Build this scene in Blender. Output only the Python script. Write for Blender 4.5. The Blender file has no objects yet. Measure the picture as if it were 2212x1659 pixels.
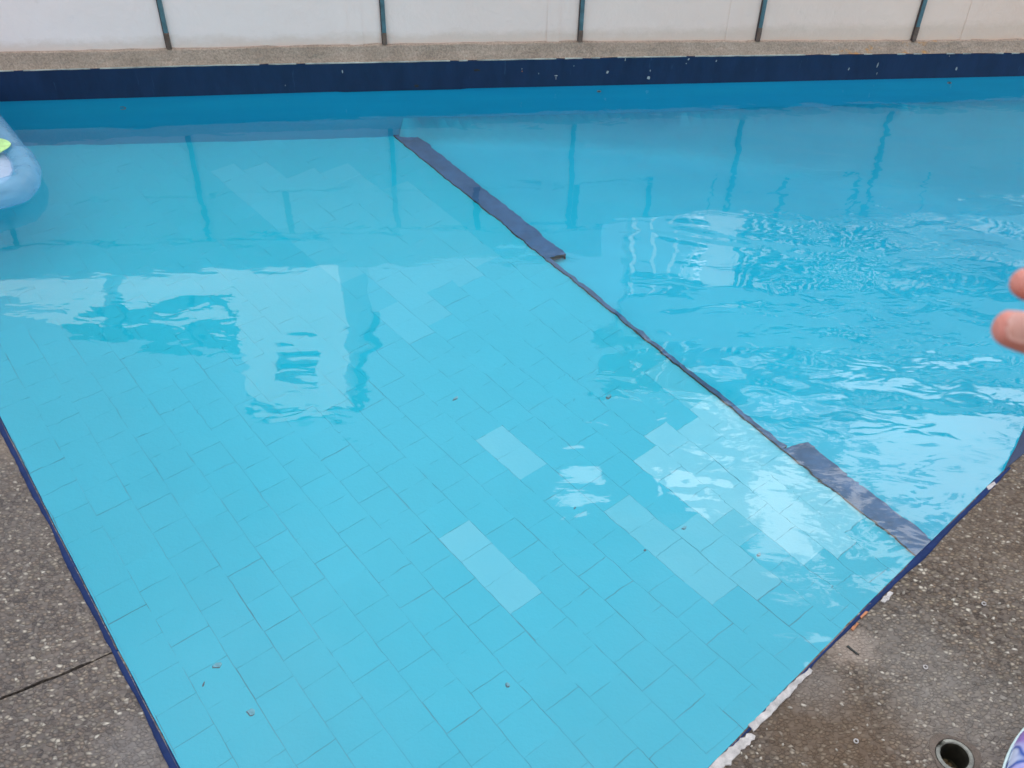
import bpy, bmesh, math, random
from mathutils import Vector, Matrix
from mathutils.geometry import tessellate_polygon
from math import radians as R_
random.seed(7)
sc = bpy.context.scene
C = sc.collection

# ------------------------------------------------------------------ camera
F, CX, CY, H = 2200.0, 1106.0, 829.5, 1.6          # focal length in reference pixels, camera height over the water
RT = Vector((0.99963452, -0.02703375, 0.0))
FW = Vector((0.01809711, 0.66918174, -0.74287838))
UP = Vector((0.02008279, 0.74260688, 0.66942640))
ROT = Matrix((RT, FW, UP))                           # camera axes -> world
cd = bpy.data.cameras.new("camera"); cam = bpy.data.objects.new("camera", cd); C.objects.link(cam)
cam.matrix_world = Matrix.Translation((0, 0, H)) @ ROT.to_4x4()
cd.sensor_width = 36; cd.lens = F / 2212 * 36; cd.clip_start = 0.02; cd.clip_end = 500
cd.dof.use_dof = True; cd.dof.focus_distance = 2.6; cd.dof.aperture_fstop = 16
sc.camera = cam

# ------------------------------------------------------------------ world and sun
SUN_EL, SUN_AZ = 46, 176                             # azimuth clockwise from +y
w = bpy.data.worlds.new("World"); sc.world = w; w.use_nodes = True
nt = w.node_tree; nt.nodes.clear()
class NT:
    def __init__(s, t): s.t = t
    def n(s, typ, **kw):
        nd = s.t.nodes.new(typ)
        for k, v in kw.items(): setattr(nd, k, v)
        return nd
    def l(s, a, b): s.t.links.new(a, b)
    def m(s, op, a, b=None, c=None, clamp=False):
        nd = s.t.nodes.new('ShaderNodeMath'); nd.operation = op; nd.use_clamp = clamp
        for i, v in enumerate((a, b, c)):
            if v is None: continue
            if isinstance(v, (int, float)): nd.inputs[i].default_value = v
            else: s.t.links.new(v, nd.inputs[i])
        return nd.outputs[0]
    def noise(s, vec, scale, detail=2, rough=.5, dist=0, w=None):
        nd = s.t.nodes.new('ShaderNodeTexNoise')
        nd.inputs['Scale'].default_value = scale; nd.inputs['Detail'].default_value = detail
        nd.inputs['Roughness'].default_value = rough; nd.inputs['Distortion'].default_value = dist
        if vec is not None: s.t.links.new(vec, nd.inputs['Vector'])
        return nd
    def ramp(s, fac, stops, interp='LINEAR'):
        nd = s.t.nodes.new('ShaderNodeValToRGB'); nd.color_ramp.interpolation = interp
        el = nd.color_ramp.elements
        while len(el) > 1: el.remove(el[-1])
        for i, (p, c) in enumerate(stops):
            if isinstance(c, (int, float)): c = (c, c, c)
            e = el[0] if i == 0 else el.new(p)
            e.position = p; e.color = (*c, 1)
        s.t.links.new(fac, nd.inputs[0]); return nd.outputs[0]
    def mix(s, fac, a, b, mode='MIX'):
        nd = s.t.nodes.new('ShaderNodeMix'); nd.data_type = 'RGBA'; nd.blend_type = mode
        for inp, v in ((nd.inputs[0], fac), (nd.inputs[6], a), (nd.inputs[7], b)):
            if isinstance(v, (int, float)): inp.default_value = v
            elif isinstance(v, tuple): inp.default_value = (*v, 1)
            else: s.t.links.new(v, inp)
        return nd.outputs[2]
    def map(s, vec, scale=(1, 1, 1), rot=(0, 0, 0), loc=(0, 0, 0)):
        nd = s.t.nodes.new('ShaderNodeMapping')
        nd.inputs['Scale'].default_value = scale; nd.inputs['Rotation'].default_value = rot; nd.inputs['Location'].default_value = loc
        s.t.links.new(vec, nd.inputs['Vector']); return nd.outputs[0]
g = NT(nt)
sky = g.n('ShaderNodeTexSky', sky_type='NISHITA'); sky.sun_disc = False
sky.sun_elevation = R_(SUN_EL); sky.sun_rotation = R_(SUN_AZ)
sky.dust_density = 3.0; sky.air_density = 1.0; sky.ozone_density = 1.0
bg = g.n('ShaderNodeBackground'); bg.inputs['Strength'].default_value = 0.14
tc = g.n('ShaderNodeTexCoord')
nz = g.noise(tc.outputs['Generated'], 2.2, 6, .6, .3)
veil = g.ramp(nz.outputs[0], [(.35, 0.0), (.62, 1.0)])
# thin bright cloud veil over a pale blue sky, and a few brighter cloud breaks
skycol = g.mix(.5, sky.outputs[0], (6.5, 6.75, 7.0))
skycol = g.mix(g.m('MULTIPLY', veil, .22), skycol, (11.0, 11.6, 12.2))
szz = g.n('ShaderNodeSeparateXYZ'); g.l(tc.outputs['Generated'], szz.inputs[0])       # overcast sky: brighter overhead than low down
skycol = g.mix(1.0, skycol, g.ramp(szz.outputs[2], [(0.0, .55), (.50, .58), (.72, .80), (1.0, 1.40)]), 'MULTIPLY')
nz2 = g.noise(g.map(tc.outputs['Generated'], (1, 1, 1.8), (.3, .2, 0)), 15.0, 6, .72, .4)
def direction(az, el):
    a, e = R_(az), R_(el)
    return (math.sin(a) * math.cos(e), math.cos(a) * math.cos(e), math.sin(e))
BREAKS = [(4.3, 47.8, 1.35), (11, 47.2, 1.2), (15, 46.6, 1.7), (23.5, 48.0, 2.9), (27, 45.0, 2.8), (31, 43, 2.5), (35, 41.5, 2.2), (20, 45.2, 1.9),
          (29, 33.0, 18), (44, 34, 20), (-20, 37, 2.5)]
tot = None
wrp = g.noise(g.map(tc.outputs['Generated'], (1, 1, 1.6)), 7.0, 5, .62, .3)
wv = g.n('ShaderNodeVectorMath', operation='MULTIPLY_ADD'); g.l(wrp.outputs['Color'], wv.inputs[0]); wv.inputs[1].default_value = (.16, .16, .16); 
off = g.n('ShaderNodeVectorMath', operation='SUBTRACT'); g.l(tc.outputs['Generated'], off.inputs[0]); off.inputs[1].default_value = (.08, .08, .08); g.l(off.outputs[0], wv.inputs[2])
for az, el, rad in BREAKS:
    d = direction(az, el)
    vm = g.n('ShaderNodeVectorMath', operation='DOT_PRODUCT'); vm.inputs[1].default_value = d
    nrm = g.n('ShaderNodeVectorMath', operation='NORMALIZE'); g.l(wv.outputs[0], nrm.inputs[0]); g.l(nrm.outputs[0], vm.inputs[0])
    ang = g.m('ARCCOSINE', g.m('MINIMUM', vm.outputs['Value'], .999999))
    fac = g.m('SUBTRACT', 1.0, g.m('DIVIDE', ang, R_(rad)))
    fac = g.m('MAXIMUM', fac, 0.0)
    tot = fac if tot is None else g.m('MAXIMUM', tot, fac)
brk = g.m('ADD', tot, g.m('MULTIPLY', g.m('SUBTRACT', nz2.outputs[0], .5), 2.6))
brk = g.m('MULTIPLY', g.m('MULTIPLY', g.m('SUBTRACT', brk, .30), 7.0, clamp=True), g.m('GREATER_THAN', tot, 0.001))
skycol = g.mix(brk, skycol, (13.0, 13.0, 13.0))
g.l(skycol, bg.inputs['Color'])
out = g.n('ShaderNodeOutputWorld'); g.l(bg.outputs[0], out.inputs[0])
sd = bpy.data.lights.new("sun", 'SUN'); sd.energy = 2.9; sd.angle = R_(1.5); sd.color = (1, .96, .9)
so = bpy.data.objects.new("sun", sd); C.objects.link(so)
sdir = Vector(direction(SUN_AZ, SUN_EL)); so.rotation_euler = sdir.to_track_quat('Z', 'Y').to_euler()

sc.view_settings.view_transform = 'Standard'; sc.view_settings.look = 'None'
sc.view_settings.exposure = 1.26; sc.view_settings.gamma = 1.0; sc.view_settings.use_curve_mapping = False
sc.render.engine = 'CYCLES'
cy = sc.cycles; cy.use_denoising = True; cy.max_bounces = 12; cy.transmission_bounces = 10; cy.glossy_bounces = 6
cy.diffuse_bounces = 4; cy.transparent_max_bounces = 8; cy.caustics_refractive = True; cy.caustics_reflective = True
cy.sample_clamp_indirect = 12; cy.blur_glossy = 0.0; cy.volume_bounces = 0

# ------------------------------------------------------------------ geometry of the photograph (points on real planes)
DECK = 0.107                                         # deck height over the water
SHELF = -0.38                                        # shallow floor
def ray(px, py):
    v = Vector((px - CX, CY - py, -F)); v = ROT @ v; return v.normalized()
def on_plane(px, py, z=0.0):
    r = ray(px, py); t = (z - H) / r.z
    return Vector((r.x * t, r.y * t, z))
def under(px, py, z):                                # point at depth z seen through flat water
    P = on_plane(px, py); r = ray(px, py); s = math.hypot(r.x, r.y); s2 = s / 1.333
    t = s2 / math.sqrt(1 - s2 * s2) * (-z)
    return Vector((P.x + r.x / s * t, P.y + r.y / s * t, z))
def mirror_on(px, py, Y):                            # what the water mirrors at a pixel, on the upright plane y = Y
    P = on_plane(px, py); r = ray(px, py); t = (Y - P.y) / r.y
    return Vector((P.x + r.x * t, Y, -r.z * t))
def V2(v): return Vector((v[0], v[1]))

# ------------------------------------------------------------------ mesh helpers
def tag(o, label=None, cat=None, group=None, kind=None):
    if label: o['label'] = label
    if cat: o['category'] = cat
    if group: o['group'] = group
    if kind: o['kind'] = kind
    return o
def obj(name, bm, mat, parent=None, smooth=False, recalc=True):
    if recalc: bmesh.ops.recalc_face_normals(bm, faces=bm.faces)
    me = bpy.data.meshes.new(name); bm.to_mesh(me); bm.free()
    if smooth:
        for p in me.polygons: p.use_smooth = True
    mats = mat if isinstance(mat, (list, tuple)) else [mat]
    for m_ in mats: me.materials.append(m_)
    o = bpy.data.objects.new(name, me); C.objects.link(o)
    if parent: o.parent = parent; o.matrix_parent_inverse = parent.matrix_world.inverted()
    return o
def empty(name, loc, label, cat, group=None):
    o = bpy.data.objects.new(name, None); C.objects.link(o); o.location = loc; o.empty_display_size = .1
    bpy.context.view_layer.update()
    return tag(o, label, cat, group)
def box(bm, c, s, rz=0, bevel=0, rot=None):
    m = Matrix.Translation(c) @ (rot if rot is not None else Matrix.Rotation(rz, 4, 'Z')) @ Matrix.Diagonal((*s, 1))
    r = bmesh.ops.create_cube(bm, size=1, matrix=m)
    if bevel:
        es = list({e for v in r['verts'] for e in v.link_edges})
        bmesh.ops.bevel(bm, geom=es, offset=bevel, segments=2, affect='EDGES', profile=.6)
def prism(bm, outer, z0, z1, holes=()):
    loops = [[Vector((p[0], p[1], 0)) for p in l] for l in (outer, *holes)]
    flat = [p for l in loops for p in l]
    tris = tessellate_polygon(loops)
    top = [bm.verts.new((p.x, p.y, z1)) for p in flat]
    bot = [bm.verts.new((p.x, p.y, z0)) for p in flat]
    for t in tris:
        try: bm.faces.new([top[i] for i in t]); bm.faces.new([bot[i] for i in reversed(t)])
        except ValueError: pass
    k = 0
    for l in loops:
        n = len(l)
        for i in range(n):
            a, b = k + i, k + (i + 1) % n
            try: bm.faces.new([top[a], top[b], bot[b], bot[a]])
            except ValueError: pass
        k += n
def wobble(poly, step=.02, amp=.002, seed=0, closed=True):
    rnd = random.Random(seed); res = []
    n = len(poly)
    for i in range(n if closed else n - 1):
        a, b = Vector(poly[i]), Vector(poly[(i + 1) % n]); L = (b - a).length; k = max(1, int(L / step))
        nrm = Vector((-(b - a).y, (b - a).x)).normalized()
        for j in range(k):
            res.append(a.lerp(b, j / k) + (nrm * rnd.gauss(0, amp) if j or amp > .004 else Vector((0, 0))))
    if not closed: res.append(Vector(poly[-1]))
    return res
def loft(bm, path, profile, closed=False):
    """path: list of (point2d, inward normal2d); profile: list of (offset inward, z)"""
    rings = []
    for i, (p, n) in enumerate(path):
        prof = profile(i) if callable(profile) else profile
        rings.append([bm.verts.new((p[0] + n[0] * o, p[1] + n[1] * o, z)) for o, z in prof])
    for a, b in zip(rings, rings[1:]):
        for j in range(len(a) - 1): bm.faces.new([a[j], a[j + 1], b[j + 1], b[j]])
    return rings
def tube(bm, pts, radii, seg=16, cap=True):
    rings = []
    pts = [Vector(p) for p in pts]
    for i, p in enumerate(pts):
        d = (pts[min(i + 1, len(pts) - 1)] - pts[max(i - 1, 0)]).normalized()
        a = d.cross(Vector((0, 0, 1)));  a = a.normalized() if a.length > 1e-4 else Vector((1, 0, 0)); b = d.cross(a)
        r = radii[i] if isinstance(radii, (list, tuple)) else radii
        rings.append([bm.verts.new(p + (a * math.cos(t) + b * math.sin(t)) * r) for t in [2 * math.pi * k / seg for k in range(seg)]])
    for A, B in zip(rings, rings[1:]):
        for k in range(seg): bm.faces.new([A[k], A[(k + 1) % seg], B[(k + 1) % seg], B[k]])
    if cap: bm.faces.new(rings[0][::-1]); bm.faces.new(rings[-1])

# ------------------------------------------------------------------ materials
def mat(name):
    m = bpy.data.materials.new(name); m.use_nodes = True; t = m.node_tree; t.nodes.clear()
    G = NT(t); b = G.n('ShaderNodeBsdfPrincipled'); o = G.n('ShaderNodeOutputMaterial'); G.l(b.outputs[0], o.inputs[0])
    tc = G.n('ShaderNodeTexCoord')
    return m, G, b, tc.outputs['Object'], o
def bump(G, b, h, dist, strength=1.0):
    bp = G.n('ShaderNodeBump'); bp.inputs['Distance'].default_value = dist; bp.inputs['Strength'].default_value = strength
    G.l(h, bp.inputs['Height']); G.l(bp.outputs[0], b.inputs['Normal'])
def simple(name, col, rough=.5, var=.12, scale=8, bumpd=0, spec=.5, metal=0, coat=0):
    m, G, b, oc, o = mat(name)
    n = G.noise(oc, scale, 5, .6)
    lo = tuple(c * (1 - var) for c in col); hi = tuple(min(1, c * (1 + var)) for c in col)
    G.l(G.ramp(n.outputs[0], [(.3, lo), (.7, hi)]), b.inputs['Base Color'])
    b.inputs['Roughness'].default_value = rough; b.inputs['Metallic'].default_value = metal
    b.inputs['Specular IOR Level'].default_value = spec; b.inputs['Coat Weight'].default_value = coat
    if bumpd:
        n2 = G.noise(oc, scale * 9, 4, .6); bump(G, b, n2.outputs[0], bumpd)
    return m

def make_tile_mat():
    m, G, b, oc, o = mat('turquoise_tile')
    at = G.n('ShaderNodeAttribute'); at.attribute_name = 'shade'
    sep = G.n('ShaderNodeSeparateColor'); G.l(at.outputs['Color'], sep.inputs[0])
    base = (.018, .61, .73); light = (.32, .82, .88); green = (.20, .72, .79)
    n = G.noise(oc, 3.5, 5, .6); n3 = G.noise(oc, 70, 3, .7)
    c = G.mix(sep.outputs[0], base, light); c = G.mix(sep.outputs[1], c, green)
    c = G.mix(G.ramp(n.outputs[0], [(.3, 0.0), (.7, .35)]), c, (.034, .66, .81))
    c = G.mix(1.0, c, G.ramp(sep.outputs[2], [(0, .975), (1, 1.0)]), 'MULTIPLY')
    dn = G.noise(oc, 26, 4, .7, .5)                                     # small scuffs and deposits
    c = G.mix(G.m('MULTIPLY', G.m('GREATER_THAN', dn.outputs[0], .735), .5), c, (.20, .52, .55))
    G.l(c, b.inputs['Base Color']); b.inputs['Roughness'].default_value = .7; b.inputs['Specular IOR Level'].default_value = .2
    bump(G, b, n3.outputs[0], .0006)
    return m
M = {}
M['tile'] = make_tile_mat()
M['grout'] = simple('grout', (.055, .43, .52), .9, .6, 6, spec=.1)
def poolpaint():
    m, G, b, oc, o = mat('pool_paint')
    n = G.noise(oc, 4, 5, .6)
    G.l(G.ramp(n.outputs[0], [(.3, (.020, .58, .74)), (.7, (.030, .64, .79))]), b.inputs['Base Color'])
    b.inputs['Roughness'].default_value = .7; b.inputs['Specular IOR Level'].default_value = .2
    return m
M['pool'] = poolpaint()
def g_remap(G, v, a, b_):
    return G.m('DIVIDE', G.m('SUBTRACT', v, a), b_ - a, clamp=True)
def farwallpaint(nm, rng):
    m, G, b, oc, o = mat(nm)
    n = G.noise(G.map(oc, (1, 1, 8)), 1.5, 5, .6)
    G.l(G.ramp(n.outputs[0], [(.3, (.012, .44, .66)), (.7, (.018, .50, .70))]), b.inputs['Base Color'])
    sx = G.n('ShaderNodeSeparateXYZ'); G.l(oc, sx.inputs[0])
    low = g_remap(G, sx.outputs[2], *rng)                          # dark wall tone fades into floor tone low down, painted to even the shading
    G.l(G.mix(low, G.ramp(n.outputs[0], [(.3, (.012, .44, .66)), (.7, (.018, .50, .70))]), (.026, .61, .77)), b.inputs['Base Color'])
    b.inputs['Roughness'].default_value = .7; b.inputs['Specular IOR Level'].default_value = .2
    return m
M['poolwall'] = farwallpaint('pool_wall_paint', (-.9, -1.4)); M['cove'] = farwallpaint('pool_cove_paint', (-.12, -.42))
def navy():
    m, G, b, oc, o = mat('navy_paint')
    n = G.noise(G.map(oc, (3, 3, 1)), 6, 6, .65)
    c = G.ramp(n.outputs[0], [(.3, (.007, .018, .055)), (.7, (.011, .028, .082))])
    st = G.noise(G.map(oc, (40, 40, 4)), 1.5, 4, .7)
    c = G.mix(G.m('MULTIPLY', G.m('GREATER_THAN', st.outputs[0], .68), .35), c, (.04, .08, .16))
    G.l(c, b.inputs['Base Color']); b.inputs['Roughness'].default_value = .45; b.inputs['Specular IOR Level'].default_value = .3
    bump(G, b, n.outputs[0], .002)
    return m
M['navy'] = navy()
def coping():
    m, G, b, oc, o = mat('blue_edge_paint')
    n = G.noise(oc, 25, 5, .7)
    c = G.ramp(n.outputs[0], [(.3, (.008, .019, .068)), (.7, (.013, .032, .12))])
    ch = G.noise(oc, 38, 4, .7, .4)
    c = G.mix(G.m('GREATER_THAN', ch.outputs[0], .70), c, (.25, .17, .13))
    G.l(c, b.inputs['Base Color']); b.inputs['Roughness'].default_value = .7; b.inputs['Specular IOR Level'].default_value = .15
    bump(G, b, n.outputs[0], .002)
    return m
M['edge'] = coping()
def aggregate():
    m, G, b, oc, o = mat('exposed_aggregate')
    wn = G.noise(oc, 60, 2, .5)
    wv = G.n('ShaderNodeVectorMath', operation='MULTIPLY_ADD'); G.l(wn.outputs['Color'], wv.inputs[0])
    wv.inputs[1].default_value = (.005, .005, .005); G.l(oc, wv.inputs[2])
    mp = G.map(wv.outputs[0], (1.0, 1.35, 1.0), (0, 0, .5))
    v = G.n('ShaderNodeTexVoronoi', feature='F1'); v.inputs['Scale'].default_value = 130; v.inputs['Randomness'].default_value = 1
    G.l(mp, v.inputs['Vector'])
    v2 = G.n('ShaderNodeTexVoronoi', feature='DISTANCE_TO_EDGE'); v2.inputs['Scale'].default_value = 130; G.l(mp, v2.inputs['Vector'])
    sp = G.n('ShaderNodeSeparateColor'); G.l(v.outputs['Color'], sp.inputs[0])
    peb = G.ramp(sp.outputs[0], [(0, (.065, .052, .044)), (.16, (.10, .078, .064)), (.36, (.145, .110, .084)), (.56, (.185, .146, .110)), (.68, (.155, .138, .125)),
                                 (.80, (.215, .18, .135)), (.92, (.28, .245, .20)), (.978, (.44, .41, .35)), (1, (.5, .48, .43))])
    cement = (.125, .105, .092)
    e = G.ramp(v2.outputs['Distance'], [(0.0, .45), (.17, 1.0)], 'EASE')
    peb = G.mix(1.0, peb, G.ramp(v.outputs['Distance'], [(.12, 1.25), (.55, .62)]), 'MULTIPLY')
    cov = G.m('GREATER_THAN', sp.outputs[1], .24)
    c = G.mix(G.m('MULTIPLY', e, G.m('MULTIPLY_ADD', cov, .6, .4)), cement, peb)
    big = G.noise(oc, 3.2, 5, .6, .4); worn = G.ramp(big.outputs[0], [(.52, 0.0), (.70, .42)])
    c = G.mix(worn, c, (.215, .19, .168))
    rust = G.noise(G.map(oc, loc=(3, 1, 0)), 2.3, 5, .65); c = G.mix(G.ramp(rust.outputs[0], [(.5, 0.0), (.72, .5)]), c, (.10, .060, .036))
    dk = G.noise(G.map(oc, loc=(7, 4, 0)), 1.7, 6, .7)
    c = G.mix(1.0, c, G.ramp(dk.outputs[0], [(.3, .72), (.65, 1.18)]), 'MULTIPLY')
    c = G.mix(1.0, c, (1.12, 1.05, .98), 'MULTIPLY')
    stn = G.noise(oc, 28, 6, .7)
    sx = G.n('ShaderNodeSeparateXYZ'); G.l(oc, sx.inputs[0])
    c = G.mix(G.ramp(sx.outputs[0], [(0.0, .30), (.25, 0.0)]), c, (.115, .112, .12))   # greyer stones west of the corner
    for (px, py), rad, col_, amt in (((2100, 1560), .16, (.24, .215, .19), .42), ((1790, 1590), .15, (.115, .072, .042), .6), ((1835, 1395), .055, (.33, .26, .21), .75), ((1760, 1480), .07, (.24, .21, .19), .35),
                                     ((1960, 1400), .12, (.22, .20, .18), .35), ((20, 960), .06, (.27, .21, .16), .5), ((300, 1620), .08, (.21, .19, .18), .5), ((2080, 1120), .2, (.12, .085, .06), .4)):
        q = on_plane(px, py, DECK); vd = G.n('ShaderNodeVectorMath', operation='DISTANCE'); G.l(oc, vd.inputs[0]); vd.inputs[1].default_value = q
        f_ = G.m('ADD', G.m('SUBTRACT', 1.0, G.m('DIVIDE', vd.outputs['Value'], rad)), G.m('MULTIPLY', G.m('SUBTRACT', stn.outputs[0], .5), 1.6))
        c = G.mix(G.m('MULTIPLY', G.m('MULTIPLY', f_, 1.6, clamp=True), amt), c, col_)
    G.l(c, b.inputs['Base Color']); b.inputs['Roughness'].default_value = .7; b.inputs['Specular IOR Level'].default_value = .22
    h = G.m('ADD', G.m('MULTIPLY', e, G.m('MULTIPLY', cov, 1.0)), G.m('MULTIPLY', big.outputs[0], 1.5))
    h = G.m('ADD', h, G.m('MULTIPLY', sp.outputs[2], .5))
    bump(G, b, h, .0020)
    return m
M['deck'] = aggregate()
def ledgem():
    m, G, b, oc, o = mat('worn_concrete')
    n = G.noise(G.map(oc, (1, 2, 1)), 9, 8, .75); n2 = G.noise(oc, 160, 3, .7)
    c = G.ramp(n.outputs[0], [(.3, (.27, .21, .165)), (.7, (.42, .33, .265))])
    c = G.mix(1.0, c, G.ramp(n2.outputs[0], [(.3, .7), (.7, 1.25)]), 'MULTIPLY')
    sx = G.n('ShaderNodeSeparateXYZ'); G.l(oc, sx.inputs[0])
    on = G.noise(G.map(oc, (8, 40, 1)), 3.0, 4, .6)
    band = G.m('MULTIPLY', G.m('GREATER_THAN', sx.outputs[0], 1.08), G.m('LESS_THAN', sx.outputs[0], 1.46))
    c = G.mix(G.m('MULTIPLY', band, G.ramp(on.outputs[0], [(.55, 0.0), (.66, .75)])), c, (.50, .24, .06))
    G.l(c, b.inputs['Base Color']); b.inputs['Roughness'].default_value = .9; b.inputs['Specular IOR Level'].default_value = .15
    bump(G, b, n2.outputs[0], .003)
    return m
M['ledge'] = ledgem()
def wallm():
    m, G, b, oc, o = mat('white_render')
    n = G.noise(oc, 1.1, 5, .6); n2 = G.noise(oc, 16, 6, .65, .2)
    c = G.ramp(n.outputs[0], [(.3, (.82, .69, .64)), (.7, (.89, .765, .715))])
    sx = G.n('ShaderNodeSeparateXYZ'); G.l(oc, sx.inputs[0])
    c = G.mix(G.ramp(g_remap(G, sx.outputs[0], -1.8, 1.8), [(0, 0.0), (1, 1.0)]), G.mix(1.0, c, (1.0, 1.03, 1.08), 'MULTIPLY'), G.mix(1.0, c, (.92, .80, .70), 'MULTIPLY'))  # cool lighter left to warm darker right, a vignette put into the colour
    # dirt creeping up from the foot
    zf_ = g_remap(G, sx.outputs[2], .17, .22)
    dn = G.noise(G.map(oc, (1, 1, 2)), 14, 6, .7)
    f = G.m('MULTIPLY', G.m('SUBTRACT', G.m('MULTIPLY', dn.outputs[0], 1.25), zf_), 1.8, clamp=True)
    c = G.mix(G.m('MULTIPLY', f, .40), c, (.56, .41, .31))
    sm = G.noise(G.map(oc, (1, 1, 1)), 7, 5, .7); c = G.mix(G.ramp(sm.outputs[0], [(.66, 0.0), (.75, .25)]), c, (.42, .38, .36))
    G.l(c, b.inputs['Base Color']); b.inputs['Roughness'].default_value = .85; b.inputs['Specular IOR Level'].default_value = .2
    bump(G, b, n2.outputs[0], .006, .6)
    return m
def g_remap(G, v, a, b_):
    return G.m('DIVIDE', G.m('SUBTRACT', v, a), b_ - a, clamp=True)
M['wall'] = wallm()
M['teal'] = simple('teal_steel', (.075, .145, .17), .45, .3, 30, .0004)
M['rust'] = simple('rusty_foot', (.13, .085, .065), .8, .35, 60, .001)
M['gap'] = simple('dark_gap', (.10, .12, .12), .9, .2)
M['whitechip'] = simple('white_plaster', (.62, .575, .55), .9, .3, 70, .004)
M['chip'] = simple('bare_chip', (.30, .33, .34), .8, .2, 60)
M['darkspot'] = simple('dark_spot', (.02, .022, .02), .8, .3, 80)
M['curbtop'] = simple('slate_curb', (.045, .13, .26), .6, .35, 12)
M['curbside'] = simple('brown_curb_side', (.075, .052, .035), .8, .5, 40, .001)
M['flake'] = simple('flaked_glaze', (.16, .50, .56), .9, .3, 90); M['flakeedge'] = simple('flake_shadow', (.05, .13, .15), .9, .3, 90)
M['water'] = None

# water: clear refractive surface with small waves, absorbing body
def waterm():
    m, G, b, oc, o = mat('pool_water')
    G.t.nodes.remove(b)
    rf = G.n('ShaderNodeBsdfRefraction'); rf.inputs['IOR'].default_value = 1.333; rf.inputs['Roughness'].default_value = 0.0
    gl = G.n('ShaderNodeBsdfGlossy'); gl.inputs['Roughness'].default_value = 0.0
    fr = G.n('ShaderNodeFresnel'); fr.inputs['IOR'].default_value = 1.66; fr2 = G.n('ShaderNodeFresnel'); fr2.inputs['IOR'].default_value = 1.333
    ge = G.n('ShaderNodeNewGeometry'); mx = G.n('ShaderNodeMix'); G.l(ge.outputs['Backfacing'], mx.inputs[0]); G.l(fr.outputs[0], mx.inputs[2]); G.l(fr2.outputs[0], mx.inputs[3])
    b = G.n('ShaderNodeMixShader'); G.l(mx.outputs[0], b.inputs[0]); G.l(rf.outputs[0], b.inputs[1]); G.l(gl.outputs[0], b.inputs[2]); G.l(b.outputs[0], o.inputs[0])
    sx = G.n('ShaderNodeSeparateXYZ'); G.l(oc, sx.inputs[0])
    X, Y = sx.outputs[0], sx.outputs[1]
    # waves come in from the east side of the pool and die out towards the west shelf
    east = G.m('MULTIPLY', g_remap(G, G.m('ADD', X, G.m('MULTIPLY', Y, .16)), .15, 1.45), 1.0)
    patch = G.noise(oc, 1.6, 2, .5)
    patch = G.ramp(patch.outputs[0], [(.40, .25), (.62, 1.0)])
    swell = G.noise(G.map(oc, (1.0, 2.0, 1), (0, 0, .2)), 2.4, 2, .45, .4)
    mid = G.noise(G.map(oc, (1.0, 1.9, 1), (0, 0, -.15)), 8.0, 2, .5, .8)
    fine = G.noise(G.map(oc, (1.0, 2.2, 1), (0, 0, .35)), 30.0, 2, .55, .6)
    ae = G.m('MULTIPLY_ADD', east, .0060, .0026)
    am = G.m('MULTIPLY', G.m('MULTIPLY_ADD', east, .0013, .0006), patch)
    af = G.m('MULTIPLY', G.m('MULTIPLY_ADD', east, .00010, .00002), patch)
    h = G.m('ADD', G.m('ADD', G.m('MULTIPLY', swell.outputs[0], ae), G.m('MULTIPLY', mid.outputs[0], am)), G.m('MULTIPLY', fine.outputs[0], af))
    bp = G.n('ShaderNodeBump'); bp.inputs['Distance'].default_value = 1.0; bp.inputs['Strength'].default_value = 1.0
    G.l(h, bp.inputs['Height'])
    for nd in (rf, gl, fr, fr2): G.l(bp.outputs[0], nd.inputs['Normal'])
    va = G.n('ShaderNodeVolumeAbsorption'); va.inputs['Color'].default_value = (.12, .74, .93, 1); va.inputs['Density'].default_value = .34
    G.l(va.outputs[0], o.inputs['Volume'])
    return m
M['water'] = waterm()

# ------------------------------------------------------------------ pool outline at deck level
e1 = V2(on_plane(0, 905, DECK)); e2 = V2(on_plane(385, 1659, DECK)); eL = V2(on_plane(200, 1300, DECK))
r1 = V2(on_plane(1530, 1659, DECK)); r2 = V2(on_plane(1850, 1330, DECK)); r3 = V2(on_plane(2177, 1008, DECK)); r4 = V2(on_plane(2212, 933, DECK))
def isect(a, b, c, d):
    x = (b - a); y = (d - c); k = x.x * y.y - x.y * y.x; t = ((c - a).x * y.y - (c - a).y * y.x) / k
    return a + x * t
corner = isect(e1, e2, r1, r2)
# far band (top of the waterline band) and the foot of the boundary wall
bandx = [V2(on_plane(x, y, 0)) for x, y in ((0, 218), (425, 205.5), (850, 193), (1400, 181), (1800, 172), (2212, 163))]   # waterline of the far wall
def on_wall(px, py, back=0.0):
    r = ray(px, py); l = [bandx[0] * 2 - bandx[1]] + bandx + [bandx[-1] * 2 - bandx[-2]]
    for a, b in zip(l, l[1:]):
        a, b = a + Vector((0, back)), b + Vector((0, back)); n = Vector((-(b - a).y, (b - a).x)); t = (a.x * n.x + a.y * n.y) / (r.x * n.x + r.y * n.y)
        p = Vector((r.x * t, r.y * t, H + r.z * t))
        if a.x <= p.x <= b.x: return p
    return p
def mirror_wall(px, py):
    P = on_plane(px, py); r = ray(px, py); a, b = bandx[0], bandx[-1]; n = Vector((-(b - a).y, (b - a).x))
    t = ((a.x - P.x) * n.x + (a.y + .02 - P.y) * n.y) / (r.x * n.x + r.y * n.y); return -r.z * t
btop = [on_wall(x, y) for x, y in ((0, 152), (425, 140), (850, 132), (1400, 121), (1800, 116), (2212, 113))]
ftop = [on_wall(x, y, .02) for x, y in ((0, 111), (365, 104), (832, 94), (1253, 88), (1636, 87), (1980, 87), (2212, 84))]
def zprof(l, x):
    if x <= l[0].x: return l[0].z
    for a, b in zip(l, l[1:]):
        if x <= b.x: return a.z + (b.z - a.z) * (x - a.x) / (b.x - a.x)
    return l[-1].z
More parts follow.
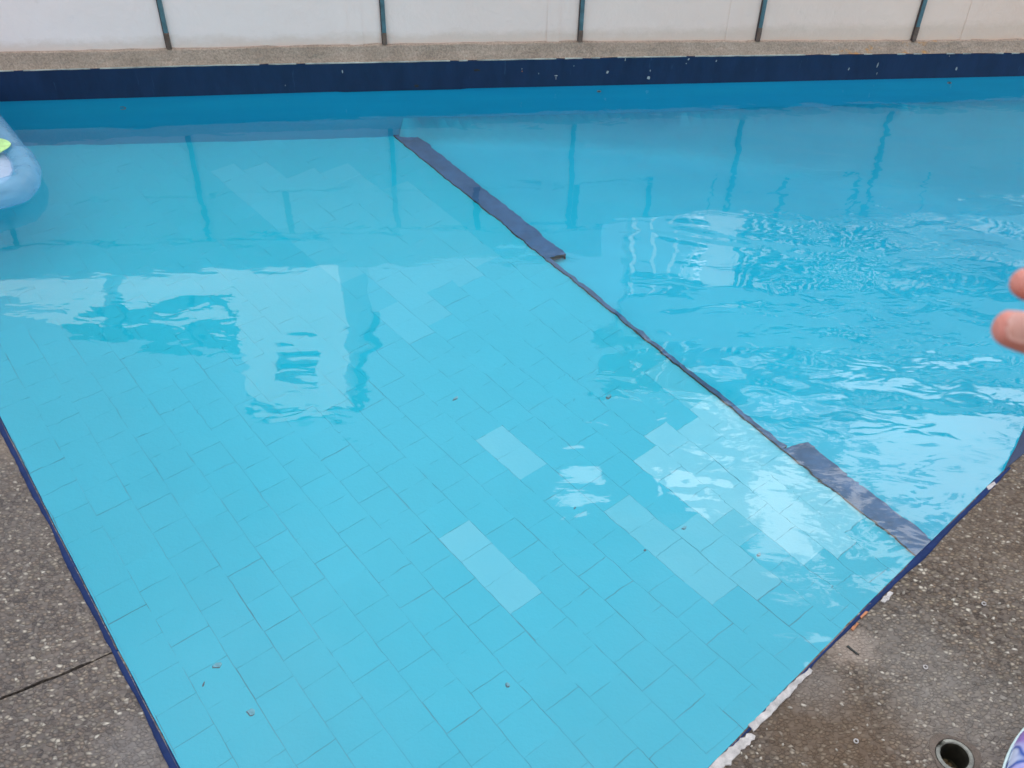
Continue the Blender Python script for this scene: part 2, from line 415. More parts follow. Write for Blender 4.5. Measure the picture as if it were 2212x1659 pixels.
zb = lambda x: zprof(btop, x)                        # top of the navy band
zf = lambda x: zprof(ftop, x)                        # top of the concrete plinth, foot of the white wall
footx = [V2(p) for p in ftop]
def extend(l, xl, xr):
    a = l[0] + (l[0] - l[1]).normalized() * ((l[0].x - xl)); b = l[-1] + (l[-1] - l[-2]).normalized() * (xr - l[-1].x)
    return [a] + l + [b]
band = extend(bandx, -3.2, 3.9); foot = extend(footx, -6.0, 7.0)
def along(l, x):
    for a, b in zip(l, l[1:]):
        if a.x <= x <= b.x: return a.lerp(b, (x - a.x) / (b.x - a.x))
    return l[0] if x < l[0].x else l[-1]
Lfar = isect(e1, e2, band[0], band[1]);
r5 = r4 + (r4 - r3).normalized() * .75
pool_right = 3.6
pr_far = along(band, pool_right)
pool_poly = [corner, r1, r2, r3, r4, r5, Vector((pool_right, r5.y + .3))] + [pr_far] + [p for p in reversed(band[1:-1])] + [Lfar, e1, eL, e2]
# ------------------------------------------------------------------ deck slabs
t_j = V2(on_plane(247, 1408, DECK)); u_j = V2(on_plane(0, 1512, DECK)); jd = (u_j - t_j).normalized()
jn = Vector((-jd.y, jd.x)); 
if jn.y < 0: jn = -jn
jL = isect(t_j, u_j, e1, e2)
dn = (e1 - e2).normalized()
WX, EX, SY = -6.0, 7.0, -5.0
jw = jL + jd * ((WX - jL.x) / jd.x)
gap = .0022
footW = along(foot, WX); footE = along(foot, EX)
# slab west: from joint up to the far wall
bandL_ext = Lfar
slabA = [jL + dn * gap, e1, Lfar] + [along(foot, Lfar.x), footW, jw + jn * gap]
slabA = wobble([slabA[0], slabA[1], slabA[2]], .03, .0007, 3, closed=False) + slabA[3:-1] + [slabA[-1]]
inv = wobble([jL + jd * 1.6 + jn * gap, jL + jn * gap + dn * .0], .02, .0011, 5, closed=False)
slabA = slabA + inv[:-1]
drain_c = V2(on_plane(2062, 1634, DECK)); DR = .0275
hole = [drain_c + Vector((math.cos(a), math.sin(a))) * (DR + .002) for a in [2 * math.pi * k / 40 for k in range(40)]]
jsouth = wobble([jL - dn * gap, jL + jd * 1.6 - jn * gap], .02, .0011, 9, closed=False)
slabB = jsouth + [jw - jn * gap, Vector((WX, SY)), Vector((EX, SY)), footE, along(foot, pool_right), pr_far, Vector((pool_right, r5.y + .3)), r5] + \
        wobble([r4, r3, r2, r1, corner], .025, .0009, 4, closed=False) + wobble([e2, jL - dn * gap], .03, .0007, 6, closed=False)[:-1]
for poly, holes in ((slabA, ()), (slabB, (hole,))):
    bm = bmesh.new(); prism(bm, poly, DECK - .09, DECK, holes)
    tag(obj('pool_deck', bm, M['deck']), kind='structure')
bm = bmesh.new()                                     # mortar bed seen down in the joint
prism(bm, [jL + jn * .02 + jd * .03, jL - jn * .02 + jd * .03, jw - jn * .02, jw + jn * .02], DECK - .11, DECK - .012)
tag(obj('joint_bed', bm, simple('dark_joint', (.03, .027, .024), .95, .3, 40)), kind='structure')
# rough concrete plinth between the navy band and the white wall
pl = [along(band, -2.6 + .04 * k) for k in range(160) if -2.6 + .04 * k < pool_right]
bm = bmesh.new(); rn = random.Random(12); rows = []
prof = ((.03, -.02), (-.0045, 0), (-.0035, .004), (.002, .30), (.006, .55), (.011, .93), (.020, 1.0), (.06, 1.0))
for p in pl:
    a, b = zb(p.x), zf(p.x); row = []
    for o, t in prof:
        row.append(bm.verts.new((p.x, p.y + o + rn.gauss(0, .0006), a + (b - a) * t + (rn.gauss(0, .0011) if t >= 0 else 0))))
    rows.append(row)
for a, b in zip(rows, rows[1:]):
    for k in range(len(a) - 1): bm.faces.new([a[k], a[k + 1], b[k + 1], b[k]])
tag(obj('concrete_plinth', bm, M['ledge']), 'rough brown concrete plinth between the navy band and the white wall', 'plinth')
bm = bmesh.new(); bl = [along(band, -2.6), along(band, 3.9)]
prism(bm, [bl[0] + Vector((0, .03)), bl[1] + Vector((0, .03)), bl[1] + Vector((0, .3)), bl[0] + Vector((0, .3))], -2.0, .09)
tag(obj('pool_wall', bm, M['ledge']), kind='structure')

# ------------------------------------------------------------------ blue painted rim of the near edges
def rim(pts, wid, seed, name):
    rnd = random.Random(seed); P = []
    for a, b in zip(pts, pts[1:]):
        k = max(1, int((b - a).length / .012))
        for j in range(k): P.append(a.lerp(b, j / k))
    P.append(pts[-1])
    path = []
    for i, p in enumerate(P):
        d = (P[min(i + 1, len(P) - 1)] - P[max(i - 1, 0)]).normalized(); path.append((p, Vector((-d.y, d.x))))
    w_ = 0
    offs = []
    for i in range(len(P)):
        w_ = w_ * .85 + rnd.gauss(0, .0004); offs.append(w_)
    def prof(i):
        q = wid * (1 + .12 * math.sin(i * .35 + seed)) + offs[i] * 1.5
        s = offs[i] * .5
        return [(-q, DECK - .002), (-q, DECK + .0012), (-.003 + s, DECK + .0014), (.001 + s, DECK - .0015), (.0025 + s, DECK - .007), (.0025 + s, -.03)]
    bm = bmesh.new(); loft(bm, path, prof)
    o = obj(name, bm, M['edge'], smooth=True); tag(o, kind='structure'); return o
rimL = rim([e2 + (e2 - e1).normalized() * ((e2 - corner).length), e2, eL, e1, Lfar][::-1][::-1], .0085, 1, 'pool_rim') if False else None
def orient(pts):                                     # inward normal must point into the pool (left of travel)
    return pts
rim_w = rim([Lfar, e1, eL, e2, corner], .0090, 1, 'pool_rim')
rim_e = rim([corner, r1, r2, r3], .0080, 2, 'pool_rim')
bm = bmesh.new()                                     # wider blue coping past the bend
ob = V2(on_plane(2212, 980, DECK)); ob2 = r3 + (ob - r3).normalized() * .9
prism(bm, wobble([r3 - (r3 - r2).normalized() * .02, ob, ob2, r5 + Vector((.004, .003)), r4 + Vector((-.002, .002)), r3 + Vector((-.002, .002))], .03, .0006, 8), DECK - .02, DECK + .0018)
tag(obj('pool_rim', bm, M['navy']), kind='structure')

# white plaster left on the rim near the corner of the frame
def ribbon(ptsA, ptsB, z, th, m, parent, name, seed, amp=.0018):
    poly = wobble(ptsA + ptsB[::-1], .006, amp, seed)
    bm = bmesh.new(); prism(bm, poly, z - .004, z + th); return obj(name, bm, m, parent)
P_ = lambda x, y: V2(on_plane(x, y, DECK + .002))
ribbon([P_(1748, 1443), P_(1700, 1486), P_(1640, 1545), P_(1616, 1566)], [P_(1755, 1449), P_(1716, 1490), P_(1660, 1549), P_(1628, 1580)], DECK, .003, M['whitechip'], rim_e, 'plaster_patch', 1, .0010)
ribbon([P_(1612, 1585), P_(1570, 1622), P_(1528, 1662), P_(1480, 1712)], [P_(1632, 1590), P_(1592, 1632), P_(1556, 1664), P_(1510, 1718)], DECK, .003, M['whitechip'], rim_e, 'plaster_patch', 2, .0014)
ribbon([P_(1690, 1494), P_(1655, 1530)], [P_(1712, 1494), P_(1668, 1540)], DECK, .0034, M['whitechip'], rim_e, 'plaster_patch', 22, .0010)
ribbon([P_(1902, 1298), P_(1922, 1277)], [P_(1911, 1302), P_(1930, 1281)], DECK, .0025, M['whitechip'], rim_e, 'plaster_patch', 3, .0012)
ribbon([P_(2132, 1050), P_(2148, 1040)], [P_(2135, 1058), P_(2152, 1046)], DECK, .0015, M['whitechip'], rim_e, 'plaster_patch', 4, .0012)
bc = simple('bare_concrete', (.30, .24, .19), .9, .25, 60, .001)
False and ribbon([P_(1800, 1413), P_(1830, 1381), P_(1880, 1325)], [P_(1822, 1424), P_(1862, 1388), P_(1900, 1325)], DECK, .0012, bc, rim_e, 'bare_concrete_patch', 5, .002)
ribbon([P_(1838, 1358), P_(1850, 1345)], [P_(1843, 1362), P_(1856, 1347)], DECK, .0030, simple('orange_primer', (.42, .17, .08), .9, .2, 60), rim_e, 'primer_patch', 6, .001)
ribbon([P_(1858, 1332), P_(1870, 1320)], [P_(1861, 1336), P_(1875, 1322)], DECK, .0030, bpy.data.materials['orange_primer'], rim_e, 'primer_patch', 7, .001)
ribbon([P_(1829, 1396), P_(1850, 1413)], [P_(1832, 1393), P_(1856, 1413)], DECK, .0018, M['darkspot'], rim_e, 'edge_crack', 8, .0003)

# ------------------------------------------------------------------ pool shell
def wall_strip(pts, z0, z1, m, name, off=0, parent=None, zseg=1):
    bm = bmesh.new(); rows = []
    for k in range(zseg + 1):
        z = z0 + (z1 - z0) * k / zseg
        rows.append([bm.verts.new((p[0], p[1] - off, z)) for p in pts])
    for a, b in zip(rows, rows[1:]):
        for i in range(len(a) - 1): bm.faces.new([a[i], a[i + 1], b[i + 1], b[i]])
    return obj(name, bm, m, parent, recalc=False)
bandF = [Lfar + (Lfar - bandx[0]).normalized() * .1] + band[1:-1] + [pr_far]
pw = wall_strip([p + Vector((0, .004)) for p in bandF], -2.0, .001, M['poolwall'], 'pool_wall'); tag(pw, kind='structure')
bm = bmesh.new(); rows = [[], [], []]; rn = random.Random(31)
bp_ = [along(bandF, bandF[0].x + .02 + .03 * k) for k in range(400) if bandF[0].x + .02 + .03 * k < pool_right]
for p in bp_:
    for row, (o, z) in zip(rows, ((.0055, -.012 + (0.006 if -.62 < p.x < -.2 else .012)), (.0055, zb(p.x) - .0015), (-.004, zb(p.x) - .0005))): row.append(bm.verts.new((p.x, p.y - o, z)))
for a, b in zip(rows, rows[1:]):
    for k in range(len(a) - 1): bm.faces.new([a[k], a[k + 1], b[k + 1], b[k]])
bd = obj('waterline_band', bm, M['navy'], recalc=False); tag(bd, kind='structure')
bm = bmesh.new(); n_ = len(bp_)                       # chalky white line where the band meets the plinth
tops = [bm.verts.new((p.x, p.y - .0062, zb(p.x) + .0006 + rn.uniform(0, .0012))) for p in bp_]
bots = [bm.verts.new((p.x, p.y - .0062, zb(p.x) - .0018 - rn.uniform(0, .0014))) for p in bp_]; bks = [bm.verts.new((p.x, p.y - .003, zb(p.x) + .0012)) for p in bp_]
for k in range(n_ - 1):
    if rn.random() < .12 or (bp_[k].x > .9 and rn.random() < .6): continue
    bm.faces.new([bots[k], bots[k + 1], tops[k + 1], tops[k]]); bm.faces.new([tops[k], tops[k + 1], bks[k + 1], bks[k]])
obj('chalky_edge', bm, simple('chalky_edge', (.34, .35, .32), .9, .5, 22), bd)
# chips and marks on the waterline band
def band_pt(px, py):                                 # point on the band plane
    r = ray(px, py); bf = [q - Vector((0, .0055)) for q in bandF]
    for a, b in zip(bf, bf[1:]):
        n = Vector((-(b - a).y, (b - a).x)); t = (a.x * n.x + a.y * n.y) / (r.x * n.x + r.y * n.y)
        p = Vector((r.x * t, r.y * t, H + r.z * t))
        if a.x <= p.x <= b.x: return p, (b - a).normalized()
    return p, (b - a).normalized()
def fleck(px, py, wpx, hpx, m, name, rot=0, seed=0, tee=False):
    p, d = band_pt(px, py); k = 1.8 / 2200
    rnd = random.Random(seed); bm = bmesh.new(); n = 9
    ax = Vector((d.x, d.y, 0)); az = Vector((0, 0, 1)); no = Vector((d.y, -d.x, 0))
    shapes = [((0, 0), (wpx, hpx))] if not tee else [((0, hpx * .4), (wpx, hpx * .22)), ((0, -.1 * hpx), (wpx * .22, hpx * .8))]
    for (cx, cz), (sx, sz) in shapes:
        vs = []
        for i in range(n):
            a = 2 * math.pi * i / n; rr = rnd.uniform(.65, 1.1)
            u, v = math.cos(a) * sx / 2 * rr, math.sin(a) * sz / 2 * rr
            u, v = u * math.cos(rot) - v * math.sin(rot) + cx, u * math.sin(rot) + v * math.cos(rot) + cz
            vs.append((u, v))
        f = [bm.verts.new(p + ax * (u * k) + az * (v * k * 1.25) + no * .0016) for u, v in vs]
        bk = [bm.verts.new(p + ax * (u * k) + az * (v * k * 1.25) - no * .0005) for u, v in vs]
        bm.faces.new(f); 
        for i in range(n): bm.faces.new([f[i], bk[i], bk[(i + 1) % n], f[(i + 1) % n]])
    obj(name, bm, m, bd)
S = 2212 / 3840
for i, (x, y, a, b_, ro) in enumerate(((1284, 268, 5, 13, .2), (1070, 320, 3, 5, 0), (2278, 270, 8, 14, -.5), (2438, 265, 4, 8, 0), (2345, 222, 4, 12, -.1), (2432, 292, 13, 12, 0),
        (2582, 222, 9, 6, .5), (2573, 238, 5, 4, .6), (2686, 228, 5, 8, -.3), (3183, 258, 5, 12, -.2), (3291, 244, 5, 22, -.12), (3586, 258, 8, 14, 0), (3288, 275, 3, 9, 0), (1957, 258, 4, 4, 0),
        (2152, 247, 3, 4, 0), (2020, 275, 3, 5, 0), (3560, 210, 4, 3, 0))):
    fleck(x * S, y * S, a, b_, M['chip'], 'paint_chip', ro, i)
fleck(2085 * S, 290 * S, 15, 16, M['chip'], 'paint_chip', 0, 50, True)
fleck(1958 * S, 267 * S, 5, 5, simple('rust_dot', (.3, .09, .03), .8), 'rust_spot', 0, 51)
fleck(1788 * S, 263 * S, 28, 8, M['darkspot'], 'dark_stain', .02, 52)
fleck(1562 * S, 322 * S, 20, 9, M['darkspot'], 'dark_stain', 0, 53)

# ------------------------------------------------------------------ shallow tiled shelf
dirn = lambda a: Vector((math.cos(R_(a)), math.sin(R_(a))))
N40 = dirn(40); D50 = dirn(-50)
TH = [(-.2, -53), (.2, -52.6), (.67, -50.5), (1.05, -48.0), (1.35, -48.2), (1.75, -52.6), (3, -52.6)]
def theta(v):
    for (a, x), (b, y) in zip(TH, TH[1:]):
        if v <= b: return x + (y - x) * max(0, (v - a)) / (b - a)
    return TH[-1][1]
def uv(u, v):
    return N40 * v + D50 * (-1.5) + dirn(theta(v)) * (u + 1.5)
def inv_uv(p):
    v = p.dot(N40)
    for _ in range(12):
        d = dirn(theta(v)); n = Vector((-d.y, d.x)); e = (p - (N40 * v + D50 * -1.5)).dot(n); v += e
    return (p - (N40 * v + D50 * -1.5)).dot(dirn(theta(v))) - 1.5, v
V0, DV, TL = .2435, .0860, .0857
def U2(x, y): return V2(under(x, y, SHELF))
pats = []                                            # (polygon in uv-world, channel, strength)
def inside(p, poly):
    c = False; n = len(poly)
    for i in range(n):
        a, b = poly[i], poly[(i + 1) % n]
        if (a.y > p.y) != (b.y > p.y) and p.x < (b.x - a.x) * (p.y - a.y) / (b.y - a.y) + a.x: c = not c
    return c
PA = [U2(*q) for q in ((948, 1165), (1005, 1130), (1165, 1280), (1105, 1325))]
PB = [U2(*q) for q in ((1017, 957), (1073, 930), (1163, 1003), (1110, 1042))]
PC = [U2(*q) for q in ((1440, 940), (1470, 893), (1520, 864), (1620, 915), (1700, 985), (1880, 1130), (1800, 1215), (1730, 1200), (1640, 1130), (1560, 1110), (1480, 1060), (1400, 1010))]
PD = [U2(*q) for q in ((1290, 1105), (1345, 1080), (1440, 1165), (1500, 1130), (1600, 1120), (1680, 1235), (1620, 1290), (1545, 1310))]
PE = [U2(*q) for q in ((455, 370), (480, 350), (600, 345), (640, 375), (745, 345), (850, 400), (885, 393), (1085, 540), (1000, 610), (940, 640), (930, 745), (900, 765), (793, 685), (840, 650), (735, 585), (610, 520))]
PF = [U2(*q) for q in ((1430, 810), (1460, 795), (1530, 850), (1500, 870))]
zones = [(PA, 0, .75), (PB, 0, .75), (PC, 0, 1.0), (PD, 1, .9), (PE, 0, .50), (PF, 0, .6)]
offs = {}
for k in range(-4, 20): offs[k] = (k % 2) * .5 + random.uniform(-.06, .06)
for q in ((948, 1165), (1017, 957), (1470, 893), (1300, 1108), (1447, 940), (1005 + 0, 1130)):
    u, v = inv_uv(U2(*q)); k = int(math.floor((v - V0) / DV + .35)); offs.setdefault(k, 0)
    if q != (1005, 1130): offs[k] = (u / TL) % 1
bm = bmesh.new(); col = bm.loops.layers.color.new('shade')
rnd = random.Random(11)
tiles_n = 0
cache = {}
def grid_pt(u, v, key):
    if key not in cache:
        cache[key] = (rnd.gauss(0, .0010), rnd.gauss(0, .0010))
    a, b = cache[key]; return uv(u + a, v + b)
KMAX = 17
for k in range(-4, KMAX):
    v0 = V0 + k * DV; v1 = v0 + DV
    if k == KMAX - 1: v1 += .012
    for j in range(-56, 12):
        u0 = (j + offs[k]) * TL; u1 = u0 + TL
        c_ = uv((u0 + u1) / 2, (v0 + v1) / 2)
        if c_.y > 3.45 or c_.y < .1 or c_.x < -3.2: continue
        gw = lambda: (.0011 if rnd.random() < .07 else 0) + max(.0002, rnd.gauss(.00038, .00016))
        filled = 1 - .75 * max(0, min(1, (c_.y - 1.5) / 1.0))            # joints towards the far wall are clogged with paint
        g0, g1, g2, g3 = gw(), gw() if rnd.random() > .4 else .0003, gw() if rnd.random() > .35 else .0002, gw() if rnd.random() > .35 else .0002
        g0, g1, g2, g3 = [q * filled for q in (g0, g1, g2, g3)]
        du0, du1 = cache.setdefault(('j', k, j), rnd.gauss(0, .0012)), cache.setdefault(('j', k, j + 1), rnd.gauss(0, .0012))
        ring = []
        nseg = 4
        for s_ in range(nseg): ring.append((u0 + du0 + g2 + (u1 - u0 - g2 - g3) * s_ / nseg, v0 + g0 + rnd.gauss(0, .00035)))
        for s_ in range(nseg): ring.append((u1 + du1 - g3 + rnd.gauss(0, .00035), v0 + g0 + (v1 - v0 - g0 - g1) * s_ / nseg))
        for s_ in range(nseg): ring.append((u1 + du1 - g3 - (u1 - u0 - g2 - g3) * s_ / nseg, v1 - g1 + rnd.gauss(0, .00035)))
        for s_ in range(nseg): ring.append((u0 + du0 + g2 + rnd.gauss(0, .00035), v1 - g1 - (v1 - v0 - g0 - g1) * s_ / nseg))
        z = SHELF + rnd.gauss(0, .0002)
        vs = [bm.verts.new((*uv(a, b), z)) for a, b in ring]
        lo = [bm.verts.new((*uv(a, b), SHELF - .006)) for a, b in ring]
        fs = [bm.faces.new(vs)]
        for i in range(len(vs)): fs.append(bm.faces.new([vs[i], lo[i], lo[(i + 1) % len(vs)], vs[(i + 1) % len(vs)]]))
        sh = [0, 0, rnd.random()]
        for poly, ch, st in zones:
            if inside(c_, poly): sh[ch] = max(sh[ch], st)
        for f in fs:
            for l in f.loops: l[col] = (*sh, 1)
        tiles_n += 1
o = obj('pool_floor', bm, M['tile']); tag(o, kind='structure')
def floor_fleck(px, py, rad, m, seed, el=1.0):
    rn = random.Random(seed); p = U2(px, py); a0 = rn.uniform(0, 3.1)
    pts = [p + Vector((math.cos(a) * math.cos(a0) - math.sin(a) * el * math.sin(a0), math.cos(a) * math.sin(a0) + math.sin(a) * el * math.cos(a0))) * rad * rn.uniform(.7, 1.15) for a in [2 * math.pi * k / 11 for k in range(11)]]
    bm = bmesh.new(); prism(bm, pts, SHELF - .001, SHELF + .0012 + (.0005 if m == 'flake' else 0)); obj('glaze_flake', bm, M[m], o)
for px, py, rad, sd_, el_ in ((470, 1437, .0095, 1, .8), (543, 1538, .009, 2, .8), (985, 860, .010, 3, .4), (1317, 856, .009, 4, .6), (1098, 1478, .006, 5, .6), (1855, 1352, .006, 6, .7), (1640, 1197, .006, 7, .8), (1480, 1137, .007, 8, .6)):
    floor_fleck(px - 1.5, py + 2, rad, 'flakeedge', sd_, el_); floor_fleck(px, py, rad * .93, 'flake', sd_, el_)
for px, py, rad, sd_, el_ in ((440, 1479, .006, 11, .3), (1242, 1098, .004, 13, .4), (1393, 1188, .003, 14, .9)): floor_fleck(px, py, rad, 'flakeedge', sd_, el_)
# line of the step between shelf and deep side
def linept(u): 
    return uv(u, V0 + KMAX * DV + .012)
us = [-4.4 + i * .025 for i in range(192)]
step = [linept(u) for u in us]
sn = dirn(-52.6 + 90)
bm = bmesh.new()                                     # mortar bed under the tiles
bed = [Vector((-4, -1)), Vector((1.6, -1)), step[-1], step[0], Vector((-4, 4.4))]
prism(bm, [Vector((-4, .0))] + [p for p in reversed(step)] + [Vector((-4.0, 4.4))] if False else [step[0], step[-1], step[-1] - sn * 2.6, step[0] - sn * 2.6], SHELF - .05, SHELF - .0014)
tag(obj('pool_floor', bm, M['grout']), kind='structure')
# riser and ramp down to the deep side
bm = bmesh.new()
rows = []                                            # ramp falling away from the step, coved up into the far wall
ss = [0, .001] + [.03 + .02 * i for i in range(190)] + [4.5, 6.0]
for p in step:
    row = []; gap_ = lambda q: along(bandF, p.x + sn.x * q).y + .003 - (p.y + sn.y * q)
    qmax = 6.0
    if gap_(0) <= .01: continue
    if gap_(6.0) < 0:
        lo_, hi_ = 0.0, 6.0
        for _ in range(30):
            md = (lo_ + hi_) / 2
            if gap_(md) > 0: lo_ = md
            else: hi_ = md
        qmax = lo_
    for q in ss:
        q = min(q, qmax); x, y = p.x + sn.x * q, p.y + sn.y * q
        zr = SHELF + .001 if q == 0 else SHELF - .02 if q < .01 else SHELF - .03 - .85 * (1 - math.cos(math.pi * min(1, q / 3.2))) / 2
        d = max(0.0, min(1.4, gap_(q))); zc = -.24 - 1.10 * math.sqrt(max(0, 1 - (1 - d / 1.4) ** 2))
        kk = .05; z = kk * math.log(math.exp(zr / kk) + math.exp(zc / kk)) if q > .01 else zr
        row.append(bm.verts.new((x, y, z)))
    rows.append(row)
for a, b in zip(rows, rows[1:]):
    for k in range(len(a) - 1): bm.faces.new([a[k], a[k + 1], b[k + 1], b[k]])
tag(obj('pool_floor', bm, M['pool'], smooth=True, recalc=True), kind='structure')

# curb along the step: slim in the middle, broad at both ends
def curb(px_pts, wid, h, name, label, endcut=(0, 0), seed=0, mtop='curbtop'):
    A = [inv_uv(U2(*q))[0] for q in px_pts]; u0, u1 = A
    if u0 > u1: u0, u1 = u1, u0
    n = max(4, int((u1 - u0) / .02)); rn = random.Random(seed)
    bm = bmesh.new(); top = []; 
    P0 = []; P1 = []
    for i in range(n + 1):
        t = i / n; u = u0 + (u1 - u0) * t; p = linept(u); jit = rn.gauss(0, .0011)
        P0.append(p - sn * (.005 + jit)); w0 = wid * (1 + rn.gauss(0, .03 if wid > .03 else .18)); P1.append((p, w0))
    d = dirn(-52.6)
    R1 = [p + sn * (w0) + d * (endcut[0] * (1 - i / n) + endcut[1] * (i / n)) for i, (p, w0) in enumerate(P1)]
    zt = SHELF + h
    for i in range(n):
        q = [(P0[i], zt), (P0[i + 1], zt), (R1[i + 1], zt), (R1[i], zt)]
        f = bm.faces.new([bm.verts.new((a.x, a.y, z)) for a, z in q]); f.material_index = 0
        q = [(P0[i], SHELF - .004), (P0[i + 1], SHELF - .004), (P0[i + 1], zt), (P0[i], zt)]
        f = bm.faces.new([bm.verts.new((a.x, a.y, z)) for a, z in q]); f.material_index = 1
        q = [(R1[i], SHELF - .07 - wid * .6), (R1[i], zt), (R1[i + 1], zt), (R1[i + 1], SHELF - .07 - wid * .6)]
        f = bm.faces.new([bm.verts.new((a.x, a.y, z)) for a, z in q]); f.material_index = 1
    for e in (0, n):
        q = [(P0[e], zt), (R1[e], zt), (R1[e], SHELF - .012), (P0[e], SHELF - .012)]
        f = bm.faces.new([bm.verts.new((a.x, a.y, z)) for a, z in q]); f.material_index = 1
    bmesh.ops.remove_doubles(bm, verts=bm.verts, dist=1e-5)
    o = obj(name, bm, [M[mtop], M['curbside']]); return tag(o, label, 'curb', 'curbs along the underwater step')
curb([(835, 290), (1190, 558)], .062, .010, 'step_curb', 'broad dark curb underwater reaching back to the far pool wall', (-.02, .012), 1)
curb([(1190, 558), (1692, 975)], .0085, .010, 'step_curb', 'thin dark curb underwater between the two broad ones', (0, 0), 2)
curb([(1692, 975), (2100, 1290)], .062, .010, 'step_curb', 'broad dark curb underwater reaching the gravelly deck on the right', (.022, 0), 3)
# open tile joints running down from the step
def Sx(a, b): return ((2300 + a / 1.3825) * S, (700 + b / 1.3825) * S)
rampd = (Vector((sn.x, sn.y, 0)) * .85 + Vector((0, 0, -.46))).normalized()
bm = bmesh.new()
for i, (a, b) in enumerate(((50, 700), (140, 775), (235, 845), (330, 925), (435, 1020), (545, 1110), (640, 1185), (775, 1275))):
    x, y = Sx(a, b); u = inv_uv(U2(x, y))[0]; p = linept(u); rn = random.Random(i)
    st = Vector((p.x, p.y, SHELF - .018)); side = Vector((dirn(-52.6).x, dirn(-52.6).y, 0)); up = side.cross(rampd); up = up if up.z > 0 else -up
    prev = None; n = 6; L = rn.uniform(.05, .085)
    for j in range(n + 1):
        c_ = st + rampd * (L * j / n + .005) + side * rn.gauss(0, .0012) + up * .0035; ww = .0016 * (1 - .6 * j / n)
        cur = (bm.verts.new(c_ - side * ww), bm.verts.new(c_ + side * ww))
        if prev: bm.faces.new([prev[0], prev[1], cur[1], cur[0]])
        prev = cur
jo = obj('open_joint', bm, simple('dark_open_joint', (.02, .07, .10), .9)); tag(jo, kind='structure')

# ------------------------------------------------------------------ water body
bm = bmesh.new()
wp = []
cen = sum((p for p in pool_poly), Vector((0, 0))) / len(pool_poly)
for p in pool_poly: wp.append(p + (p - cen).normalized() * .02)
prism(bm, wp, -2.2, 0.0)
wo = obj('water', bm, M['water'], recalc=True); tag(wo, kind='structure')

# ------------------------------------------------------------------ boundary wall
WT = mirror_wall(850, 503); GZ = mirror_wall(1590, 385); PT = mirror_wall(500, 590)
wallT = empty('boundary_wall', (0, along(foot, 0).y, zf(0)), 'long white rendered boundary wall divided by narrow teal strips behind the pool ledge', 'wall')
def wbox(bm, x0, x1, z0, z1, proud, depth=.12):
    a, b = along(foot, x0), along(foot, x1); d = (b - a).normalized(); n = Vector((d.y, -d.x))
    A0, B0, B1, A1 = a + n * proud, b + n * proud, b - n * depth, a - n * depth
    prism(bm, [A0, B0, B1, A1], z0, z1)
bm = bmesh.new()
xs = [-6.0] + [p.x for p in foot[1:-1]] + [7.0]
fp = [along(foot, x) for x in xs]
def wall_body(bm, z0, z1, back, front=0):
    prism(bm, [p - Vector((0, front)) for p in fp] + [p + Vector((0, back)) for p in reversed(fp)], z0, z1)
wall_body(bm, DECK - .05, GZ, .16); wall_body(bm, GZ, GZ + .007, .16, -.008); wall_body(bm, GZ + .007, WT, .16)
obj('wall_face', bm, M['wall'], wallT)
bm = bmesh.new(); wall_body(bm, WT, WT + .018, .17, -.02); obj('shadow_gap', bm, M['gap'], wallT)
fp = [along(foot, x) for x in (-6.0, -1.5, -.8, -.2, .34)]
bm = bmesh.new(); wall_body(bm, WT + .018, PT, .16, -.004); obj('parapet', bm, M['wall'], wallT)
posts_px = [(367, 104), (832, 94), (1253, 88), (1636, 87), (1972, 87)]
post_xy = [V2(on_wall(x, y, .02)) for x, y in posts_px]
stepx = post_xy[1] - post_xy[0]
post_xy = [post_xy[0] - stepx, post_xy[0] - stepx * 2] + post_xy + [post_xy[-1] + stepx * .85, post_xy[-1] + stepx * 1.7]
bm = bmesh.new()
for i, p in enumerate(post_xy):                      # faint raised bands of render beside the strips
    if i in (1, 3, 4, 5, 7): wbox(bm, p.x - .115, p.x - .072, DECK, WT - .001, .0022, .001)
x9 = on_wall(2084, 87, .02).x; wbox(bm, x9 - .02, x9 + .02, DECK, WT - .001, .0022, .001)
obj('render_band', bm, M['wall'], wallT)
bm = bmesh.new()
for x in (.22, .5, .74, 1.03, 1.31, 1.58, -.15, -.85): wbox(bm, x - .011, x + .011, GZ + .008, WT - .001, .0015, .001)
obj('panel_seam', bm, M['gap'], wallT)
for k in range(len(post_xy)): pass
plabels = {0: None}
order = sorted(range(len(post_xy)), key=lambda i: post_xy[i].x)
seq = ['teal strip on the white wall, leftmost one in view', 'teal strip on the white wall above the dark stains on the band, second from the left',
       'teal strip on the white wall, middle one of the five in view', 'teal strip on the white wall just left of the orange stain on the ledge',
       'teal strip on the white wall just right of the orange stain on the ledge']
vis = [i for i in order if -1.3 < post_xy[i].x < 1.5]
